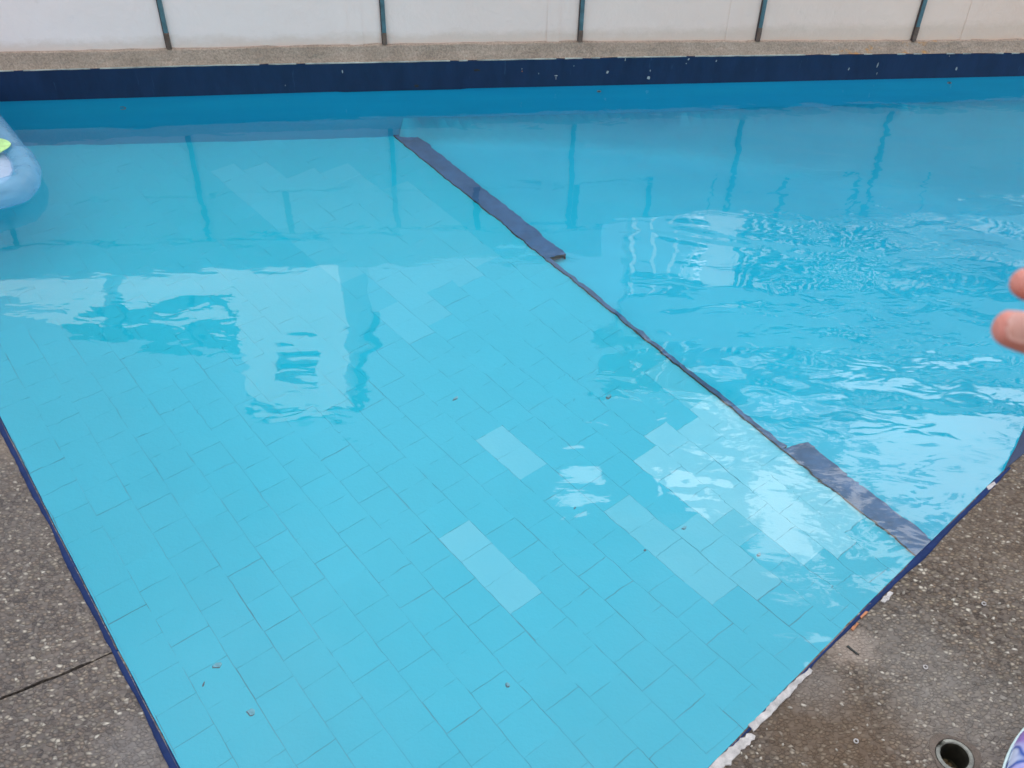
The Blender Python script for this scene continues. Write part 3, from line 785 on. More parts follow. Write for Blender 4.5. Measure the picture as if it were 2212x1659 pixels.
for i in order:
    p = post_xy[i]; a, b = along(foot, p.x - .02), along(foot, p.x + .02); rz = math.atan2(b.y - a.y, b.x - a.x)
    if i in vis: lab = seq[vis.index(i)]
    else:
        left_side = p.x < 0; far_ = (p.x < -2.2 or p.x > 2.3)
        lab = 'teal strip on the wall, ' + ('farther ' if far_ else 'first ') + ('one beyond the left edge of the view' if left_side else 'one beyond the right edge of the view')
    zq = zf(p.x)
    t = empty('wall_strip', (p.x, p.y, zq), lab, 'strip', 'vertical teal strips on the boundary wall')
    bm = bmesh.new(); hh = random.Random(i).uniform(.035, .055)
    box(bm, (p.x, p.y - .004, zq + hh + (WT - zq - hh) / 2 - .001), (.0135, .012, WT - zq - hh - .002), rz, .0015)
    obj('steel_strip', bm, M['teal'], t)
    bm = bmesh.new(); box(bm, (p.x, p.y - .0045, zq + hh / 2), (.0145, .013, hh), rz, .0015); obj('rusty_foot', bm, M['rust'], t)
    bm = bmesh.new(); box(bm, (p.x - .0085, p.y - .0035, zq + (WT - zq) / 2), (.0035, .009, WT - zq - .004), rz); obj('edge_shadow_strip', bm, simple('brown_edge_shadow', (.07, .045, .04), .8) if 'brown_edge_shadow' not in bpy.data.materials else bpy.data.materials['brown_edge_shadow'], t)  # dark brown strip put in for the shadow along each strip's left edge

# ------------------------------------------------------------------ pool inlets
for (px, py), lab in (((265, 232), 'small oval inlet in the pool wall under the waterline at the left'), ((1294, 197), 'small oval inlet under the waterline near the middle of the far pool wall'), ((2050, 178), 'small oval inlet under the waterline at the right end of the far pool wall')):
    r = ray(px, py); P = on_plane(px, py); s = math.hypot(r.x, r.y); s2 = s / 1.333; ux, uy = r.x / s, r.y / s
    wy = along(bandF, P.x).y + .004; t = (wy - P.y) / uy; z = -t * math.sqrt(1 - s2 * s2) / s2
    c_ = Vector((P.x + ux * t, wy, z))
    e = empty('pool_inlet', c_, lab, 'inlet', 'inlets in the far pool wall')
    big = 1.0 if px < 300 else .6
    bm = bmesh.new(); rg = []
    for rr, yy in ((.013 * big, -.001), (.013 * big, -.005), (.0085 * big, -.005), (.008 * big, -.001)):
        rg.append([bm.verts.new(c_ + Vector((math.cos(a) * rr, yy, math.sin(a) * rr))) for a in [2 * math.pi * k / 20 for k in range(20)]])
    for A, B in zip(rg, rg[1:]):
        for k in range(20): bm.faces.new([A[k], A[(k + 1) % 20], B[(k + 1) % 20], B[k]])
    obj('inlet_ring', bm, M['chip'], e, True)
    bm = bmesh.new(); bmesh.ops.create_cone(bm, cap_ends=True, segments=20, radius1=.0082 * big, radius2=.006 * big, depth=.003, matrix=Matrix.Translation(c_ + Vector((0, -.002, 0))) @ Matrix.Rotation(R_(90), 4, 'X'))
    obj('inlet_grate', bm, M['darkspot'], e)

# ------------------------------------------------------------------ broken pipe socket in the deck
dz = DECK
dr = empty('drain_socket', (drain_c.x, drain_c.y, dz), 'round pale pipe socket with a notch broken out, sunk in the pebble deck', 'drain')
bm = bmesh.new(); rg = []; n = 48
nv = V2(on_plane(2025, 1603, DECK)) - drain_c; notch = math.atan2(nv.y, nv.x)
for rr, zz in ((DR + .001, -.055), (DR + .001, .0015), (DR - .004, .003), (DR - .0055, .001)):
    ring = []
    for k in range(n):
        a = 2 * math.pi * k / n; da = abs((a - notch + math.pi) % (2 * math.pi) - math.pi); drop = -.010 if da < .30 and zz > -.02 else 0
        ring.append(bm.verts.new((drain_c.x + math.cos(a) * rr, drain_c.y + math.sin(a) * rr, dz + zz + drop + random.uniform(-.0003, .0003))))
    rg.append(ring)
for A, B in zip(rg, rg[1:]):
    for k in range(n): bm.faces.new([A[k], A[(k + 1) % n], B[(k + 1) % n], B[k]])
obj('pipe_rim', bm, simple('pvc', (.20, .195, .165), .5, .45, 60, .0006), dr, False)
bm = bmesh.new(); bmesh.ops.create_cone(bm, cap_ends=True, segments=32, radius1=DR - .004, radius2=DR - .004, depth=.01, matrix=Matrix.Translation((drain_c.x, drain_c.y, dz - .05)))
bm2 = bmesh.new(); rgs = [[bm2.verts.new((drain_c.x + math.cos(2 * math.pi * k / 40) * (DR - .0056), drain_c.y + math.sin(2 * math.pi * k / 40) * (DR - .0056), z_)) for k in range(40)] for z_ in (dz + .0005, dz - .055)]
for k in range(40): bm2.faces.new([rgs[0][k], rgs[0][(k + 1) % 40], rgs[1][(k + 1) % 40], rgs[1][k]])
obj('pipe_bore', bm2, simple('dark_bore', (.03, .027, .018), .6, .5, 60), dr, True)
obj('silt', bm, simple('silt', (.035, .030, .012), .9, .6, 50, .003), dr)
bm = bmesh.new(); rn = random.Random(3)
for k in range(7):
    a = rn.uniform(0, 6.28); rr = rn.uniform(0, .014)
    bmesh.ops.create_icosphere(bm, subdivisions=2, radius=rn.uniform(.003, .006), matrix=Matrix.Translation((drain_c.x + math.cos(a) * rr, drain_c.y + math.sin(a) * rr, dz - .042)) @ Matrix.Diagonal((1.3, .9, .7, 1)))
obj('debris', bm, simple('wet_debris', (.12, .075, .03), .6, .5, 120), dr, True)
# mortar collar around the socket
bm = bmesh.new(); oc_ = [drain_c + Vector((math.cos(a), math.sin(a))) * (DR + .0025) for a in [2 * math.pi * k / 40 for k in range(40)]]
rn = random.Random(8); ou_ = [drain_c + Vector((math.cos(a), math.sin(a))) * (DR + .011 + .004 * math.sin(3 * a + 1) + rn.uniform(-.001, .001)) for a in [2 * math.pi * k / 40 for k in range(40)]]
prism(bm, ou_, dz - .003, dz + .0012, [oc_]); obj('mortar_collar', bm, simple('brown_mortar', (.125, .095, .075), .9, .3, 45, .002), dr)

# tiny spiral shells bedded in the deck
for (px, py), lab in (((1999, 1442), 'tiny pale ring shell bedded in the deck, middle of the three'), ((1849, 1602), 'tiny pale ring shell in the deck nearest the bottom of the view'), ((2125, 1305), 'tiny pale ring shell in the deck farthest from the drain socket')):
    p = on_plane(px, py, DECK + .001); bm = bmesh.new(); r_ = .0036
    pts = [p + Vector((math.cos(a) * r_ * (1 - a * .03), math.sin(a) * r_ * (1 - a * .03), .0012)) for a in [k * .4 for k in range(16)]]
    tube(bm, pts, [.0012] * len(pts), 8); tag(obj('shell', bm, M['whitechip'], None, True), lab, 'shell', 'ring shells in the deck')
# bigger loose pale pebbles proud of the surface
bm = bmesh.new(); rn = random.Random(21)
for k in range(260):
    px, py = rn.uniform(1560, 2212), rn.uniform(1000, 1659)
    if rn.random() < .3: px, py = rn.uniform(0, 350), rn.uniform(950, 1659)
    p = on_plane(px, py, DECK); q = V2(p)
    if inside(q, pool_poly) or (q - drain_c).length < .05 or abs((q - jL).dot(jn)) < .012 or min((q - r1.lerp(r3, t / 60)).length for t in range(61)) < .02 or min((q - e1.lerp(e2, t / 60)).length for t in range(61)) < .02: continue
    s_ = rn.uniform(.0018, .0036); a = rn.uniform(0, 3.14)
    bmesh.ops.create_icosphere(bm, subdivisions=1, radius=s_, matrix=Matrix.Translation((p.x, p.y, DECK + s_ * .02)) @ Matrix.Rotation(a, 4, 'Z') @ Matrix.Diagonal((1.35, .85, .5, 1)))
pb = obj('pebbles', bm, simple('pale_pebble', (.32, .28, .23), .5, .5, 90), None, True); tag(pb, 'pale pebbles scattered through the exposed aggregate deck', 'pebbles', kind='stuff')

# ------------------------------------------------------------------ inflatable mattress at the left
def vinyl(name, col, trans=.55):
    m, G, b, oc, o = mat(name)
    n = G.noise(oc, 9, 3, .5, .5)
    lo = tuple(c * .75 for c in col)
    G.l(G.ramp(n.outputs[0], [(.35, lo), (.65, col)]), b.inputs['Base Color']); b.inputs['Roughness'].default_value = .13
    b.inputs['Coat Weight'].default_value = .6; b.inputs['Coat Roughness'].default_value = .05
    tr = G.n('ShaderNodeBsdfTranslucent'); tr.inputs[0].default_value = (*col, 1)
    tp = G.n('ShaderNodeBsdfTransparent'); tp.inputs[0].default_value = (.80, .90, 1.0, 1)
    m1 = G.n('ShaderNodeMixShader'); m1.inputs[0].default_value = .3; G.l(b.outputs[0], m1.inputs[1]); G.l(tr.outputs[0], m1.inputs[2])
    m2 = G.n('ShaderNodeMixShader'); m2.inputs[0].default_value = trans; G.l(m1.outputs[0], m2.inputs[1]); G.l(tp.outputs[0], m2.inputs[2])
    G.l(m2.outputs[0], o.inputs[0])
    wn = G.noise(G.map(oc, (1, 1, 2)), 22, 3, .6, 1.0); bump(G, b, wn.outputs[0], .006)
    return m
fz = .035
tipp = V2(on_plane(88, 365, fz)); FR = .042
fl_ = empty('pool_float', (tipp.x - .5, tipp.y, 0), 'shiny translucent pale blue inflatable mattress corner floating at the left edge', 'pool float')
a1 = V2(on_plane(-60, 215, fz)); a2 = V2(on_plane(66, 372, fz)); a3 = V2(on_plane(-50, 432, fz))
# outline with a rounded corner: down the right side, round the corner, back to the left
q0 = a1; q1 = V2(on_plane(28, 330, fz)); qc = V2(on_plane(82, 378, fz)); q2 = V2(on_plane(36, 410, fz)); q3 = a3
def bez(p, c, q, n): return [p * (1 - t) ** 2 + c * 2 * t * (1 - t) + q * t * t for t in [i / n for i in range(n + 1)]]
d01 = (q0 - q1).normalized(); d32 = (q3 - q2).normalized()
far1 = q0 + d01 * .06; far2 = q3 + d32 * .75
loopc = bez(q1, qc, q2, 14)
corner_b = far2 + (far1 - q1) * 1.4; 
loop = [far1, q0] + loopc + [q3, far2]
back = bez(far2 + d32 * .04, far2 + d32 * .1 + (far1 - q2) * .1, far2 + d32 * .06 + (far1 - q2) * .25, 6) + [far2 + d32 * .0 + (far1 - q2) * .8]
back += bez(far2 + (far1 - q2) * .95, far2 + (far1 - q2) * 1.05, far1 + (far2 - far1) * .2, 6)
full = loop + back
cl = [Vector((p.x, p.y, fz)) for p in full]
bm = bmesh.new(); seg = 20; rings = []
n = len(cl)
for i, p in enumerate(cl):
    d = (cl[(i + 1) % n] - cl[(i - 1) % n]).normalized(); a = Vector((d.y, -d.x, 0)); rr = FR * (1 + .04 * math.sin(i * 1.7))
    rings.append([bm.verts.new(p + a * math.cos(t) * rr + Vector((0, 0, 1)) * math.sin(t) * rr) for t in [2 * math.pi * k / seg for k in range(seg)]])
for i in range(n):
    A, B = rings[i], rings[(i + 1) % n]
    for k in range(seg): bm.faces.new([A[k], A[(k + 1) % seg], B[(k + 1) % seg], B[k]])
tb = obj('side_tube', bm, vinyl('blue_vinyl', (.44, .74, .90), .62), fl_, True)
sub = tb.modifiers.new('s', 'SUBSURF'); sub.levels = 1; sub.render_levels = 2
bm = bmesh.new(); cc = sum(cl, Vector((0, 0, 0))) / n
inner = [cc + (p - cc) * (1 - .03 / max(.1, (p - cc).length)) for p in cl]
top_ = [[bm.verts.new(Vector((cc.x + (p.x - cc.x) * s_, cc.y + (p.y - cc.y) * s_, fz + .022 + .02 * abs(math.sin(3.5 * math.pi * s_)) * (1 if s_ < .98 else 0)))) for p in inner] for s_ in [1 - k * .08 for k in range(12)]]
for A, B in zip(top_, top_[1:]):
    for k in range(n): bm.faces.new([A[k], A[(k + 1) % n], B[(k + 1) % n], B[k]])
obj('mattress_panel', bm, vinyl('pale_vinyl', (.66, .72, .86), .22), fl_, True)
gp = V2(on_plane(-6, 350, fz)); bm = bmesh.new()
ring = [bm.verts.new((gp.x + math.cos(a) * .045 * (1 + .15 * math.sin(3 * a)), gp.y + math.sin(a) * .055, fz + .046)) for a in [2 * math.pi * k / 24 for k in range(24)]]
f = bm.faces.new(ring); r_ = bmesh.ops.extrude_face_region(bm, geom=[f]); bmesh.ops.translate(bm, vec=(0, 0, .002), verts=[v for v in r_['geom'] if isinstance(v, bmesh.types.BMVert)])
obj('green_print', bm, simple('green_vinyl', (.38, .62, .22), .3, .3, 40, coat=.5), fl_)

# ------------------------------------------------------------------ patterned inflatable ring at the bottom right
pc = on_plane(2290, 1722, DECK + .0)
ed = V2(on_plane(2183, 1618, DECK + .03)); od = (V2(pc) - ed).normalized()
RC = ed + od * .26; ringT = empty('swim_ring', (RC.x, RC.y, DECK), 'shiny purple and blue patterned inflatable edge at the bottom right corner by the drain socket', 'swim ring')
bm = bmesh.new(); n, seg, r0, r1_ = 72, 24, .205, .055
rings = []
for i in range(n):
    a = 2 * math.pi * i / n; rr = r1_ * (1 + .03 * math.sin(a * 14))
    rings.append([bm.verts.new((RC.x + math.cos(a) * (r0 + math.cos(t) * rr), RC.y + math.sin(a) * (r0 + math.cos(t) * rr), DECK + r1_ * .97 + math.sin(t) * rr)) for t in [2 * math.pi * k / seg for k in range(seg)]])
for i in range(n):
    for k in range(seg): bm.faces.new([rings[i][k], rings[i][(k + 1) % seg], rings[(i + 1) % n][(k + 1) % seg], rings[(i + 1) % n][k]])
def ringmat():
    m, G, b, oc, o = mat('patterned_vinyl')
    v = G.noise(oc, 9, 1, .5, 1.0)
    c = G.ramp(v.outputs[0], [(.0, (.10, .09, .42)), (.42, (.30, .17, .52)), (.50, (.42, .40, .72)), (.56, (.05, .10, .40)), (.62, (.55, .60, .80))], 'EASE')
    G.l(c, b.inputs['Base Color']); b.inputs['Roughness'].default_value = .25; b.inputs['Coat Weight'].default_value = .5
    return m
obj('ring_tube', bm, ringmat(), ringT, True)
bm = bmesh.new(); tube(bm, [(RC.x + math.cos(a) * (r0 + r1_ + .001), RC.y + math.sin(a) * (r0 + r1_ + .001), DECK + r1_) for a in [2 * math.pi * k / 90 for k in range(91)]], .0022, 8, False)
obj('seam', bm, simple('seam_vinyl', (.50, .62, .60), .35), ringT, True)

# ------------------------------------------------------------------ person standing at the right, hand reaching into view
def skinned(verts, edges, radii, root=0, levels=2):
    me = bpy.data.meshes.new('tmp'); me.from_pydata([tuple(v) for v in verts], edges, []); o = bpy.data.objects.new('tmp', me); C.objects.link(o)
    sk = o.modifiers.new('s', 'SKIN'); sk.use_smooth_shade = True; ss = o.modifiers.new('u', 'SUBSURF'); ss.levels = levels; ss.render_levels = levels
    lay = me.skin_vertices[0].data
    for i, r in enumerate(radii): lay[i].radius = (r, r) if isinstance(r, (int, float)) else r
    lay[root].use_root = True
    dg = bpy.context.evaluated_depsgraph_get(); ev = o.evaluated_get(dg); nm = bpy.data.meshes.new_from_object(ev)
    bpy.data.objects.remove(o); return nm
def camp(px, py, d):                                 # point at camera depth d
    v = Vector(((px - CX) / F * d, (CY - py) / F * d, -d)); return (ROT @ v) + Vector((0, 0, H))
bmP = bmesh.new()
def addm(me): bmP.from_mesh(me); bpy.data.meshes.remove(me)
D0 = .345
# finger chains: index (lower, with nail), middle (upper)
wrist = camp(2920, 760, .40); palm1 = camp(2740, 730, .385); kn = [camp(2600, 815, .372), camp(2585, 735, .368), camp(2600, 650, .372), camp(2640, 575, .382)]
tips = [[camp(2450, 790, .360), camp(2300, 742, .350), camp(2178, 709, D0)], [camp(2440, 695, .362), camp(2315, 640, .360), camp(2213, 612, .355)],
        [camp(2470, 600, .372), camp(2390, 560, .385), camp(2345, 545, .395)], [camp(2540, 530, .388), camp(2480, 505, .395), camp(2440, 495, .40)]]
rad = [(.0098, .0088, .0082, .0072), (.0097, .0086, .0078, .0062), (.0094, .0084, .0074, .0066), (.0084, .0072, .0064, .0056)]
for k in range(4):
    base = palm1.lerp(kn[k], .35); ch = [base, kn[k]] + tips[k]; tip = ch[-1] + (ch[-1] - ch[-2]).normalized() * .0045
    ch.insert(3, ch[2].lerp(ch[3], .5)); 
    rr = [.010, rad[k][0], rad[k][1], (rad[k][1] + rad[k][2]) / 2 * .98, rad[k][2], rad[k][3]]
    ch.append(tip); rr.append(rad[k][3] * .72)
    addm(skinned(ch, [(i, i + 1) for i in range(len(ch) - 1)], rr))
th = [palm1.lerp(wrist, .5), camp(2700, 860, .372), camp(2590, 905, .362), camp(2500, 905, .352), camp(2465, 900, .350)]
addm(skinned(th, [(i, i + 1) for i in range(4)], [.014, .0125, .0105, .0095, .006]))
# body
sh_r = Vector((.60, -.22, 1.38)); sh_l = Vector((.98, -.30, 1.36)); elb = Vector((.47, -.02, 1.13))
wr = wrist
elb = Vector((.62, .08, 1.18))
neck = Vector((.79, -.26, 1.44)); chest = Vector((.79, -.27, 1.25)); waist = Vector((.79, -.27, 1.05)); pel = Vector((.79, -.27, .93))
hipr = Vector((.70, -.26, .88)); hipl = Vector((.88, -.29, .88)); knr = Vector((.69, -.23, .53)); knl = Vector((.90, -.26, .53))
anr = Vector((.69, -.27, .18)); anl = Vector((.91, -.30, .18)); tor = Vector((.67, -.11, .13)); tol = Vector((.92, -.14, .13))
elbl = Vector((1.06, -.28, 1.08)); wrl = Vector((1.08, -.18, .86)); headb = Vector((.78, -.245, 1.52))
V = [pel, waist, chest, neck, headb, sh_r, elb, wr, palm1, hipr, knr, anr, tor, hipl, knl, anl, tol, sh_l, elbl, wrl, kn[1].lerp(kn[2], .5), wrl + Vector((0, .03, -.08)), elb.lerp(wr, .55), hipr.lerp(knr, .5), hipl.lerp(knl, .5), knr.lerp(anr, .35), knl.lerp(anl, .35)]
E_ = [(0, 1), (1, 2), (2, 3), (3, 4), (2, 5), (5, 6), (6, 22), (22, 7), (7, 8), (8, 20), (0, 9), (9, 23), (23, 10), (10, 25), (25, 11), (11, 12), (0, 13), (13, 24), (24, 14), (14, 26), (26, 15), (15, 16), (2, 17), (17, 18), (18, 19), (19, 21)]
Rr = [(.135, .10), (.12, .09), (.14, .10), .052, .055, .056, .040, (.026, .021), (.034, .013), .088, .055, .037, .030, .088, .055, .037, .030, .056, .040, .026, (.030, .012), (.030, .018), .038, .075, .075, .053, .053]
addm(skinned(V, E_, Rr))
# head with nose, chin and ears
hc = Vector((.775, -.225, 1.60)); fd = Vector((-.35, .93, -.1)).normalized()
def ell(c, s, q=None, sub=3):
    m_ = Matrix.Translation(c) @ (q if q is not None else Matrix.Identity(4)) @ Matrix.Diagonal((*s, 1)); bmesh.ops.create_icosphere(bmP, subdivisions=sub, radius=1, matrix=m_)
rq = fd.to_track_quat('Y', 'Z').to_matrix().to_4x4(); lf = rq.to_3x3() @ Vector((1, 0, 0)); upv = rq.to_3x3() @ Vector((0, 0, 1))
ell(hc, (.074, .094, .112), rq); ell(hc + fd * .03 - upv * .06, (.052, .062, .055), rq); ell(hc + fd * .098 - upv * .02, (.012, .017, .022), rq, 2)
ell(hc + fd * .085 - upv * .058, (.024, .012, .008), rq, 2)
for s_ in (-1, 1): ell(hc + lf * .077 * s_ - upv * .015, (.010, .018, .030), rq, 2); 
for k in range(4):                                   # left hand fingers
    b0 = wrl + Vector((-.022 + .014 * k, .035, -.10)); 
    b1 = b0 + Vector((0, .008, -.035)); b2 = b1 + Vector((0, .018, -.022))
    addm(skinned([b0 + Vector((0, -.004, .02)), b0, b1, b2], [(0, 1), (1, 2), (2, 3)], [.008, .008, .007, .006], 0, 1))
b0 = wrl + Vector((-.03, .02, -.04)); addm(skinned([wrl, b0, b0 + Vector((-.012, .02, -.035)), b0 + Vector((-.008, .03, -.055))], [(0, 1), (1, 2), (2, 3)], [.012, .010, .009, .007], 0, 1))
pe = empty('person', (.79, -.27, DECK), 'person at the right edge whose two bent fingers point over the water', 'person')
def skin():
    m, G, b, oc, o = mat('skin')
    n = G.noise(oc, 40, 4, .6); n2 = G.noise(oc, 9, 3, .5)
    c = G.ramp(n2.outputs[0], [(.3, (.60, .20, .16)), (.7, (.68, .28, .22))]); c = G.mix(G.ramp(n.outputs[0], [(.4, 0.0), (.7, .25)]), c, (.55, .20, .15))
    G.l(c, b.inputs['Base Color']); b.inputs['Roughness'].default_value = .5; b.inputs['Subsurface Weight'].default_value = .15
    b.inputs['Subsurface Radius'].default_value = (.01, .004, .002); b.inputs['Subsurface Scale'].default_value = .4
    vw = G.n('ShaderNodeTexWave'); vw.inputs['Scale'].default_value = 260; vw.inputs['Distortion'].default_value = 3; G.l(oc, vw.inputs[0]); bump(G, b, G.m('ADD', n.outputs[0], G.m('MULTIPLY', vw.outputs[1], .3)), .0006)
    return m
body = obj('body', bmP, skin(), pe, True)
# nails on the two pointing fingers
def nail(tip, prev, w_, L, lift):
    d = (tip - prev).normalized(); view = (Vector((0, 0, H)) - tip).normalized(); up_ = (view + Vector((0, 0, .25)) ).normalized(); sd_ = d.cross(up_).normalized(); up_ = sd_.cross(d)
    bm = bmesh.new(); rows = []
    for i in range(9):
        t = i / 8; u = (t - .5) * L; hw = w_ * math.sqrt(max(.05, 1 - (abs(t - .5) * 2) ** 4)); row = []
        for j in range(9):
            s_ = (j / 8 - .5) * 2; row.append(bm.verts.new(tip + d * (u - .001) + sd_ * (s_ * hw) + up_ * (lift - .30 * w_ * s_ * s_ - .0010 * (t * 2 - 1 if t > .5 else 0))))
        rows.append(row)
    for a, b in zip(rows, rows[1:]):
        for j in range(8): bm.faces.new([a[j], a[j + 1], b[j + 1], b[j]])
    bmesh.ops.solidify(bm, geom=bm.faces[:], thickness=.0009)
    m_ = simple('nail', (.84, .50, .42), .25, .05, 30, coat=.4) if 'nail' not in bpy.data.materials else bpy.data.materials['nail']
    obj('fingernail', bm, m_, pe, True)
nail(tips[0][2] , tips[0][1], .0050, .0115, .0070)
# clothing and hair
def cloth(name, V_, E2, R2, col, cut=None):
    me = skinned(V_, E2, R2, 0, 2); bm = bmesh.new(); bm.from_mesh(me)
    if cut is not None:
        for co, no in cut: bmesh.ops.bisect_plane(bm, geom=bm.verts[:] + bm.edges[:] + bm.faces[:], plane_co=co, plane_no=no, clear_outer=True)
    obj(name, bm, simple(name + '_cloth', col, .9, .12, 30, .002), pe, True)
cloth('t_shirt', [pel, waist, chest, neck - Vector((0, 0, .02)), sh_r, sh_r.lerp(elb, .55), sh_l, sh_l.lerp(elbl, .55)], [(0, 1), (1, 2), (2, 3), (2, 4), (4, 5), (2, 6), (6, 7)],
      [(.15, .115), (.137, .107), (.156, .116), .068, .072, .062, .072, .062], (.45, .47, .50))
cloth('shorts', [pel, hipr, hipr.lerp(knr, .6), hipl, hipl.lerp(knl, .6), waist.lerp(pel, .6)], [(0, 1), (1, 2), (0, 3), (3, 4), (0, 5)], [(.155, .12), .105, .090, .105, .090, (.145, .112)], (.06, .08, .16))
bm = bmesh.new(); bmesh.ops.create_icosphere(bm, subdivisions=3, radius=1, matrix=Matrix.Translation(hc - fd * .014 + upv * .018) @ rq @ Matrix.Diagonal((.083, .098, .108, 1)))
for v in list(bm.verts):
    if (v.co - hc).dot(fd) > .05 and (v.co - hc).dot(upv) < .06: v.co -= fd * .05
    v.co += Vector((random.gauss(0, .002), random.gauss(0, .002), random.gauss(0, .002)))
obj('hair', bm, simple('hair_brown', (.05, .03, .02), .6, .4, 60, .003), pe, True)
for s_ in (-1, 1):
    bm = bmesh.new(); bmesh.ops.create_icosphere(bm, subdivisions=2, radius=.011, matrix=Matrix.Translation(hc + fd * .083 + lf * .03 * s_ + upv * .005)); obj('eye', bm, simple('eye_white', (.6, .6, .58), .2) if 'eye_white' not in bpy.data.materials else bpy.data.materials['eye_white'], pe, True)

# ------------------------------------------------------------------ what stands beyond the wall (seen mirrored in the water)
YB = 10.0
def MB(px, py): q = mirror_on(px, py, YB); return q
bgrey = simple('bluegrey_render', (.30, .36, .38), .9, .12, 1.2)
bwhite = simple('building_white', (.80, .78, .75), .9, .06, 1.0)
bdark = simple('dark_teal_panel', (.06, .12, .13), .6, .2, 3)  # dark teal backing panel behind the white bars
bteal = simple('pale_slat', (.45, .55, .55), .5, .15, 3)
glass = simple('window_dark', (.03, .06, .07), .15, .2, 2)
# two-storey block with slatted balconies at the right
xl = MB(1355, 580).x; xr = xl + 9.5
z1, z1b, z2, z3, z3b, z4 = [MB(1600, y).z for y in (486, 516, 640, 748, 768, 850)]
bt = empty('balcony_block', ((xl + xr) / 2, YB, 0), 'two storey grey block with slatted balconies beyond the wall, mirrored at the right', 'building')
def bb(name, x0, x1, z0, z1_, m, y0=YB, dep=.5, parent=bt):
    bm = bmesh.new(); box(bm, ((x0 + x1) / 2, y0 + dep / 2, (z0 + z1_) / 2), (x1 - x0, dep, z1_ - z0)); return obj(name, bm, m, parent)
bb('wall', xl - .4, xr, 0, z1, bgrey, YB, .6)
bb('wall', xl, xr, z2, z3, bgrey, YB, .6)
for i, x in enumerate([xl + .06, xl + 3.2, xl + 6.3, xr - .1]): bb('column', x - .06, x + .06, z1, z4 + .15, bwhite, YB + .62, .25)
bb('roof', xl - .2, xr + .2, z4, z4 + .12, bwhite, YB - .05, 1.0)
for zz, ztop, seed in ((z1b, z2, 1), (z3b, z4 - .05, 2)):
    rn = random.Random(seed); x = xl
    panels = [(0, .9, 'open'), (.9, 1.25, 'solid'), (1.25, 3.3, 'slat'), (3.3, 5.6, 'pale'), (5.6, 7.6, 'slat'), (7.6, 9.4, 'open')] if seed == 1 else [(.3, 1.4, 'open'), (1.4, 2.2, 'slat'), (2.2, 4.6, 'pale'), (4.6, 6.6, 'slat'), (6.6, 9.3, 'pale')]
    for a, b_, kd in panels:
        bm = bmesh.new(); x = xl + a
        step_ = {'open': .26, 'slat': .15, 'pale': .15, 'solid': .35}[kd]; wd = {'open': .05, 'slat': .055, 'pale': .05, 'solid': .35}[kd]
        if kd in ('slat', 'pale'): bb('infill_panel', xl + a, xl + b_, zz, ztop, bdark if kd == 'slat' else bteal, YB + .3, .05)
        while x + wd <= xl + b_ + .001:
            box(bm, (x + wd / 2, YB + .2 + rn.uniform(-.03, .03), (zz + ztop) / 2), (wd * rn.uniform(.9, 1.0), .03, ztop - zz)); x += step_
        obj('railing', bm, {'open': bwhite, 'slat': bwhite, 'pale': bwhite, 'solid': bwhite}[kd], bt)
# white house with a square window at the left
hl, hr = MB(545, 760).x, MB(755, 720).x; hz = MB(650, 850).z; w0, w1 = MB(610, 740).x, MB(693, 740).x; wz0, wz1 = MB(650, 705).z, MB(650, 778).z
hs = empty('white_house', ((hl + hr) / 2, YB - .3, 0), 'narrow white house with one square window beyond the wall, mirrored left of centre', 'building')
bb('wall', hl, w0, 0, hz, bwhite, YB - .3, 2.0, hs); bb('wall', w1, hr, 0, hz, bwhite, YB - .3, 2.0, hs)
bb('wall', w0, w1, 0, wz0, bwhite, YB - .3, 2.0, hs); bb('wall', w0, w1, wz1, hz, bwhite, YB - .3, 2.0, hs)
wf = bb('window', w0, w1, wz0, wz1, glass, YB - .12, .05, hs)
bb('roof', hl - .1, hr + .1, hz, hz + .08, bgrey, YB - .38, 2.2, hs)
# long low white annex with a dark roof and pale poles
al, ar = MB(0, 700).x - 3, hl - .02; az = MB(400, 668).z; az2 = MB(400, 765).z
an = empty('white_annex', ((al + ar) / 2, YB, 0), 'long low white annex with a dark roof deck beyond the wall, mirrored at the left', 'building')
x3 = MB(238, 600).x
bb('wall', al, x3 - .12, 0, az, bwhite, YB, 2, an); bb('wall', x3 + .12, ar, 0, az, bwhite, YB, 2, an)
bb('downpipe', x3 - .12, x3 + .12, 0, az, bgrey, YB + .2, .1, an)
px_ = [MB(135, 720).x, MB(220, 720).x, MB(282, 720).x, MB(425, 720).x, MB(520, 720).x]
prevx = px_[0] + .035
for a, b_ in zip(px_, px_[1:]): bb('roof_screen', a + .03, b_ - .03, az + .02, az2, simple('roof_screen_dark', (.05, .11, .12), .7) if 'roof_screen_dark' not in bpy.data.materials else bpy.data.materials['roof_screen_dark'], YB + .1, .3, an)

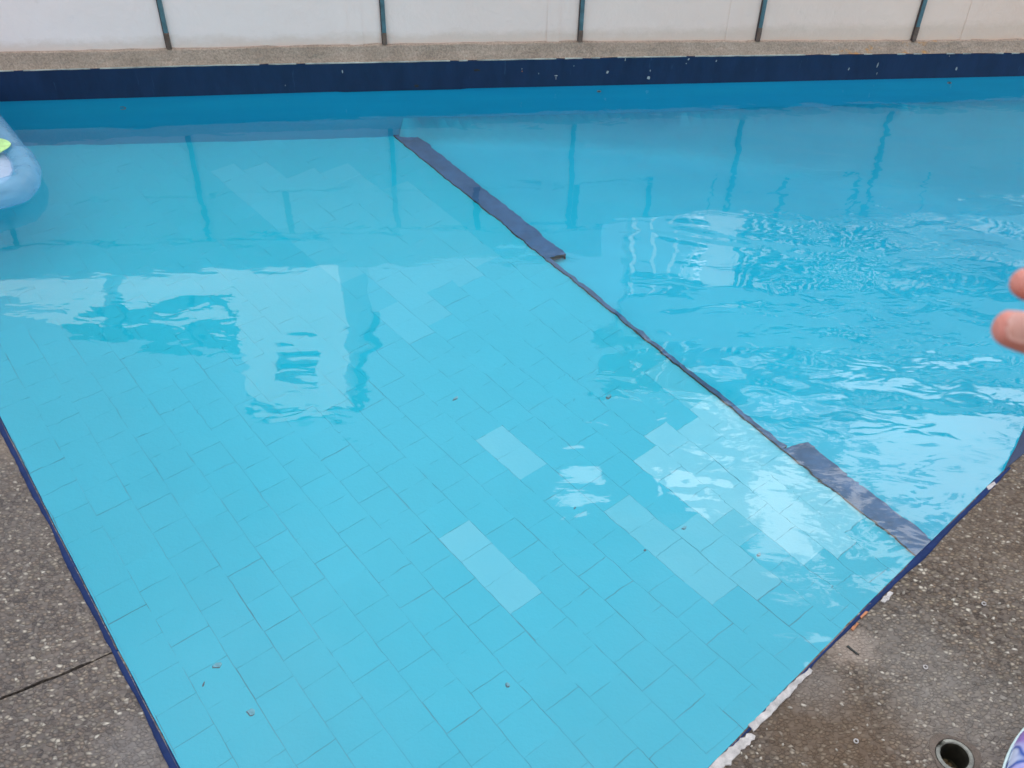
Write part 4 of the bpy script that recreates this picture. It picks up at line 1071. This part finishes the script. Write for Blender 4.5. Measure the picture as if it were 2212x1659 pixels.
# unseen house block added behind the camera to keep the pool yard in the shade
rh = empty('added_shade_house', (0, -2.6, DECK), 'unseen tall white house added behind the camera to shade the pool', 'building')
HX, HY, HZ = 4.6, -2.6, 7.6
wins = [(x, z) for z in (1.2, 3.9) for x in (-3.2, -.6, 2.0)]
bm = bmesh.new()
xs_ = sorted({-HX, HX} | {x for x, z in wins} | {x + 1.2 for x, z in wins}); zs_ = [DECK, 1.2, 2.4, 3.9, 5.1, HZ]
for a, b_ in zip(xs_, xs_[1:]):
    for c_, d_ in zip(zs_, zs_[1:]):
        if any(abs(a - x) < .01 and abs(c_ - z) < .01 for x, z in wins): continue
        box(bm, ((a + b_) / 2, HY - .15, (c_ + d_) / 2), (b_ - a, .3, d_ - c_))
box(bm, (-HX + .15, HY - 3.3, HZ / 2), (.3, 6, HZ)); box(bm, (HX - .15, HY - 3.3, HZ / 2), (.3, 6, HZ)); box(bm, (0, HY - 6.4, HZ / 2), (2 * HX, .3, HZ))
bmesh.ops.remove_doubles(bm, verts=bm.verts, dist=.0001); obj('wall', bm, bwhite, rh)
bm = bmesh.new(); box(bm, (0, HY - 3.2, HZ + .1), (2 * HX + .5, 7, .2), 0, .03); obj('roof', bm, bgrey, rh)
for x, z in wins:
    bm = bmesh.new(); box(bm, (x + .6, HY - .2, z + .6), (1.2, .03, 1.2)); wo_ = obj('window', bm, glass, rh)
    bm = bmesh.new()
    for q in ((x + .03, z + .6, .06, 1.2), (x + 1.17, z + .6, .06, 1.2), (x + .6, z + .6, .05, 1.08), (x + .6, z + .03, 1.08, .06), (x + .6, z + 1.17, 1.08, .06)): box(bm, (q[0], HY - .17, q[1]), (q[2], .05, q[3]))
    obj('frame', bm, bwhite, wo_)

# ground beyond the yard
bm = bmesh.new()
for (x0, x1, y0, y1) in ((-200, WX, -200, 200), (EX, 200, -200, 200), (WX, EX, -200, SY), (WX, EX, footE.y + .14, 200)):
    vs = [bm.verts.new((x, y, DECK - .03)) for x, y in ((x0, y0), (x1, y0), (x1, y1), (x0, y1))]; bm.faces.new(vs)
tag(obj('ground', bm, simple('ground', (.16, .15, .12), .95, .3, .6)), kind='structure')
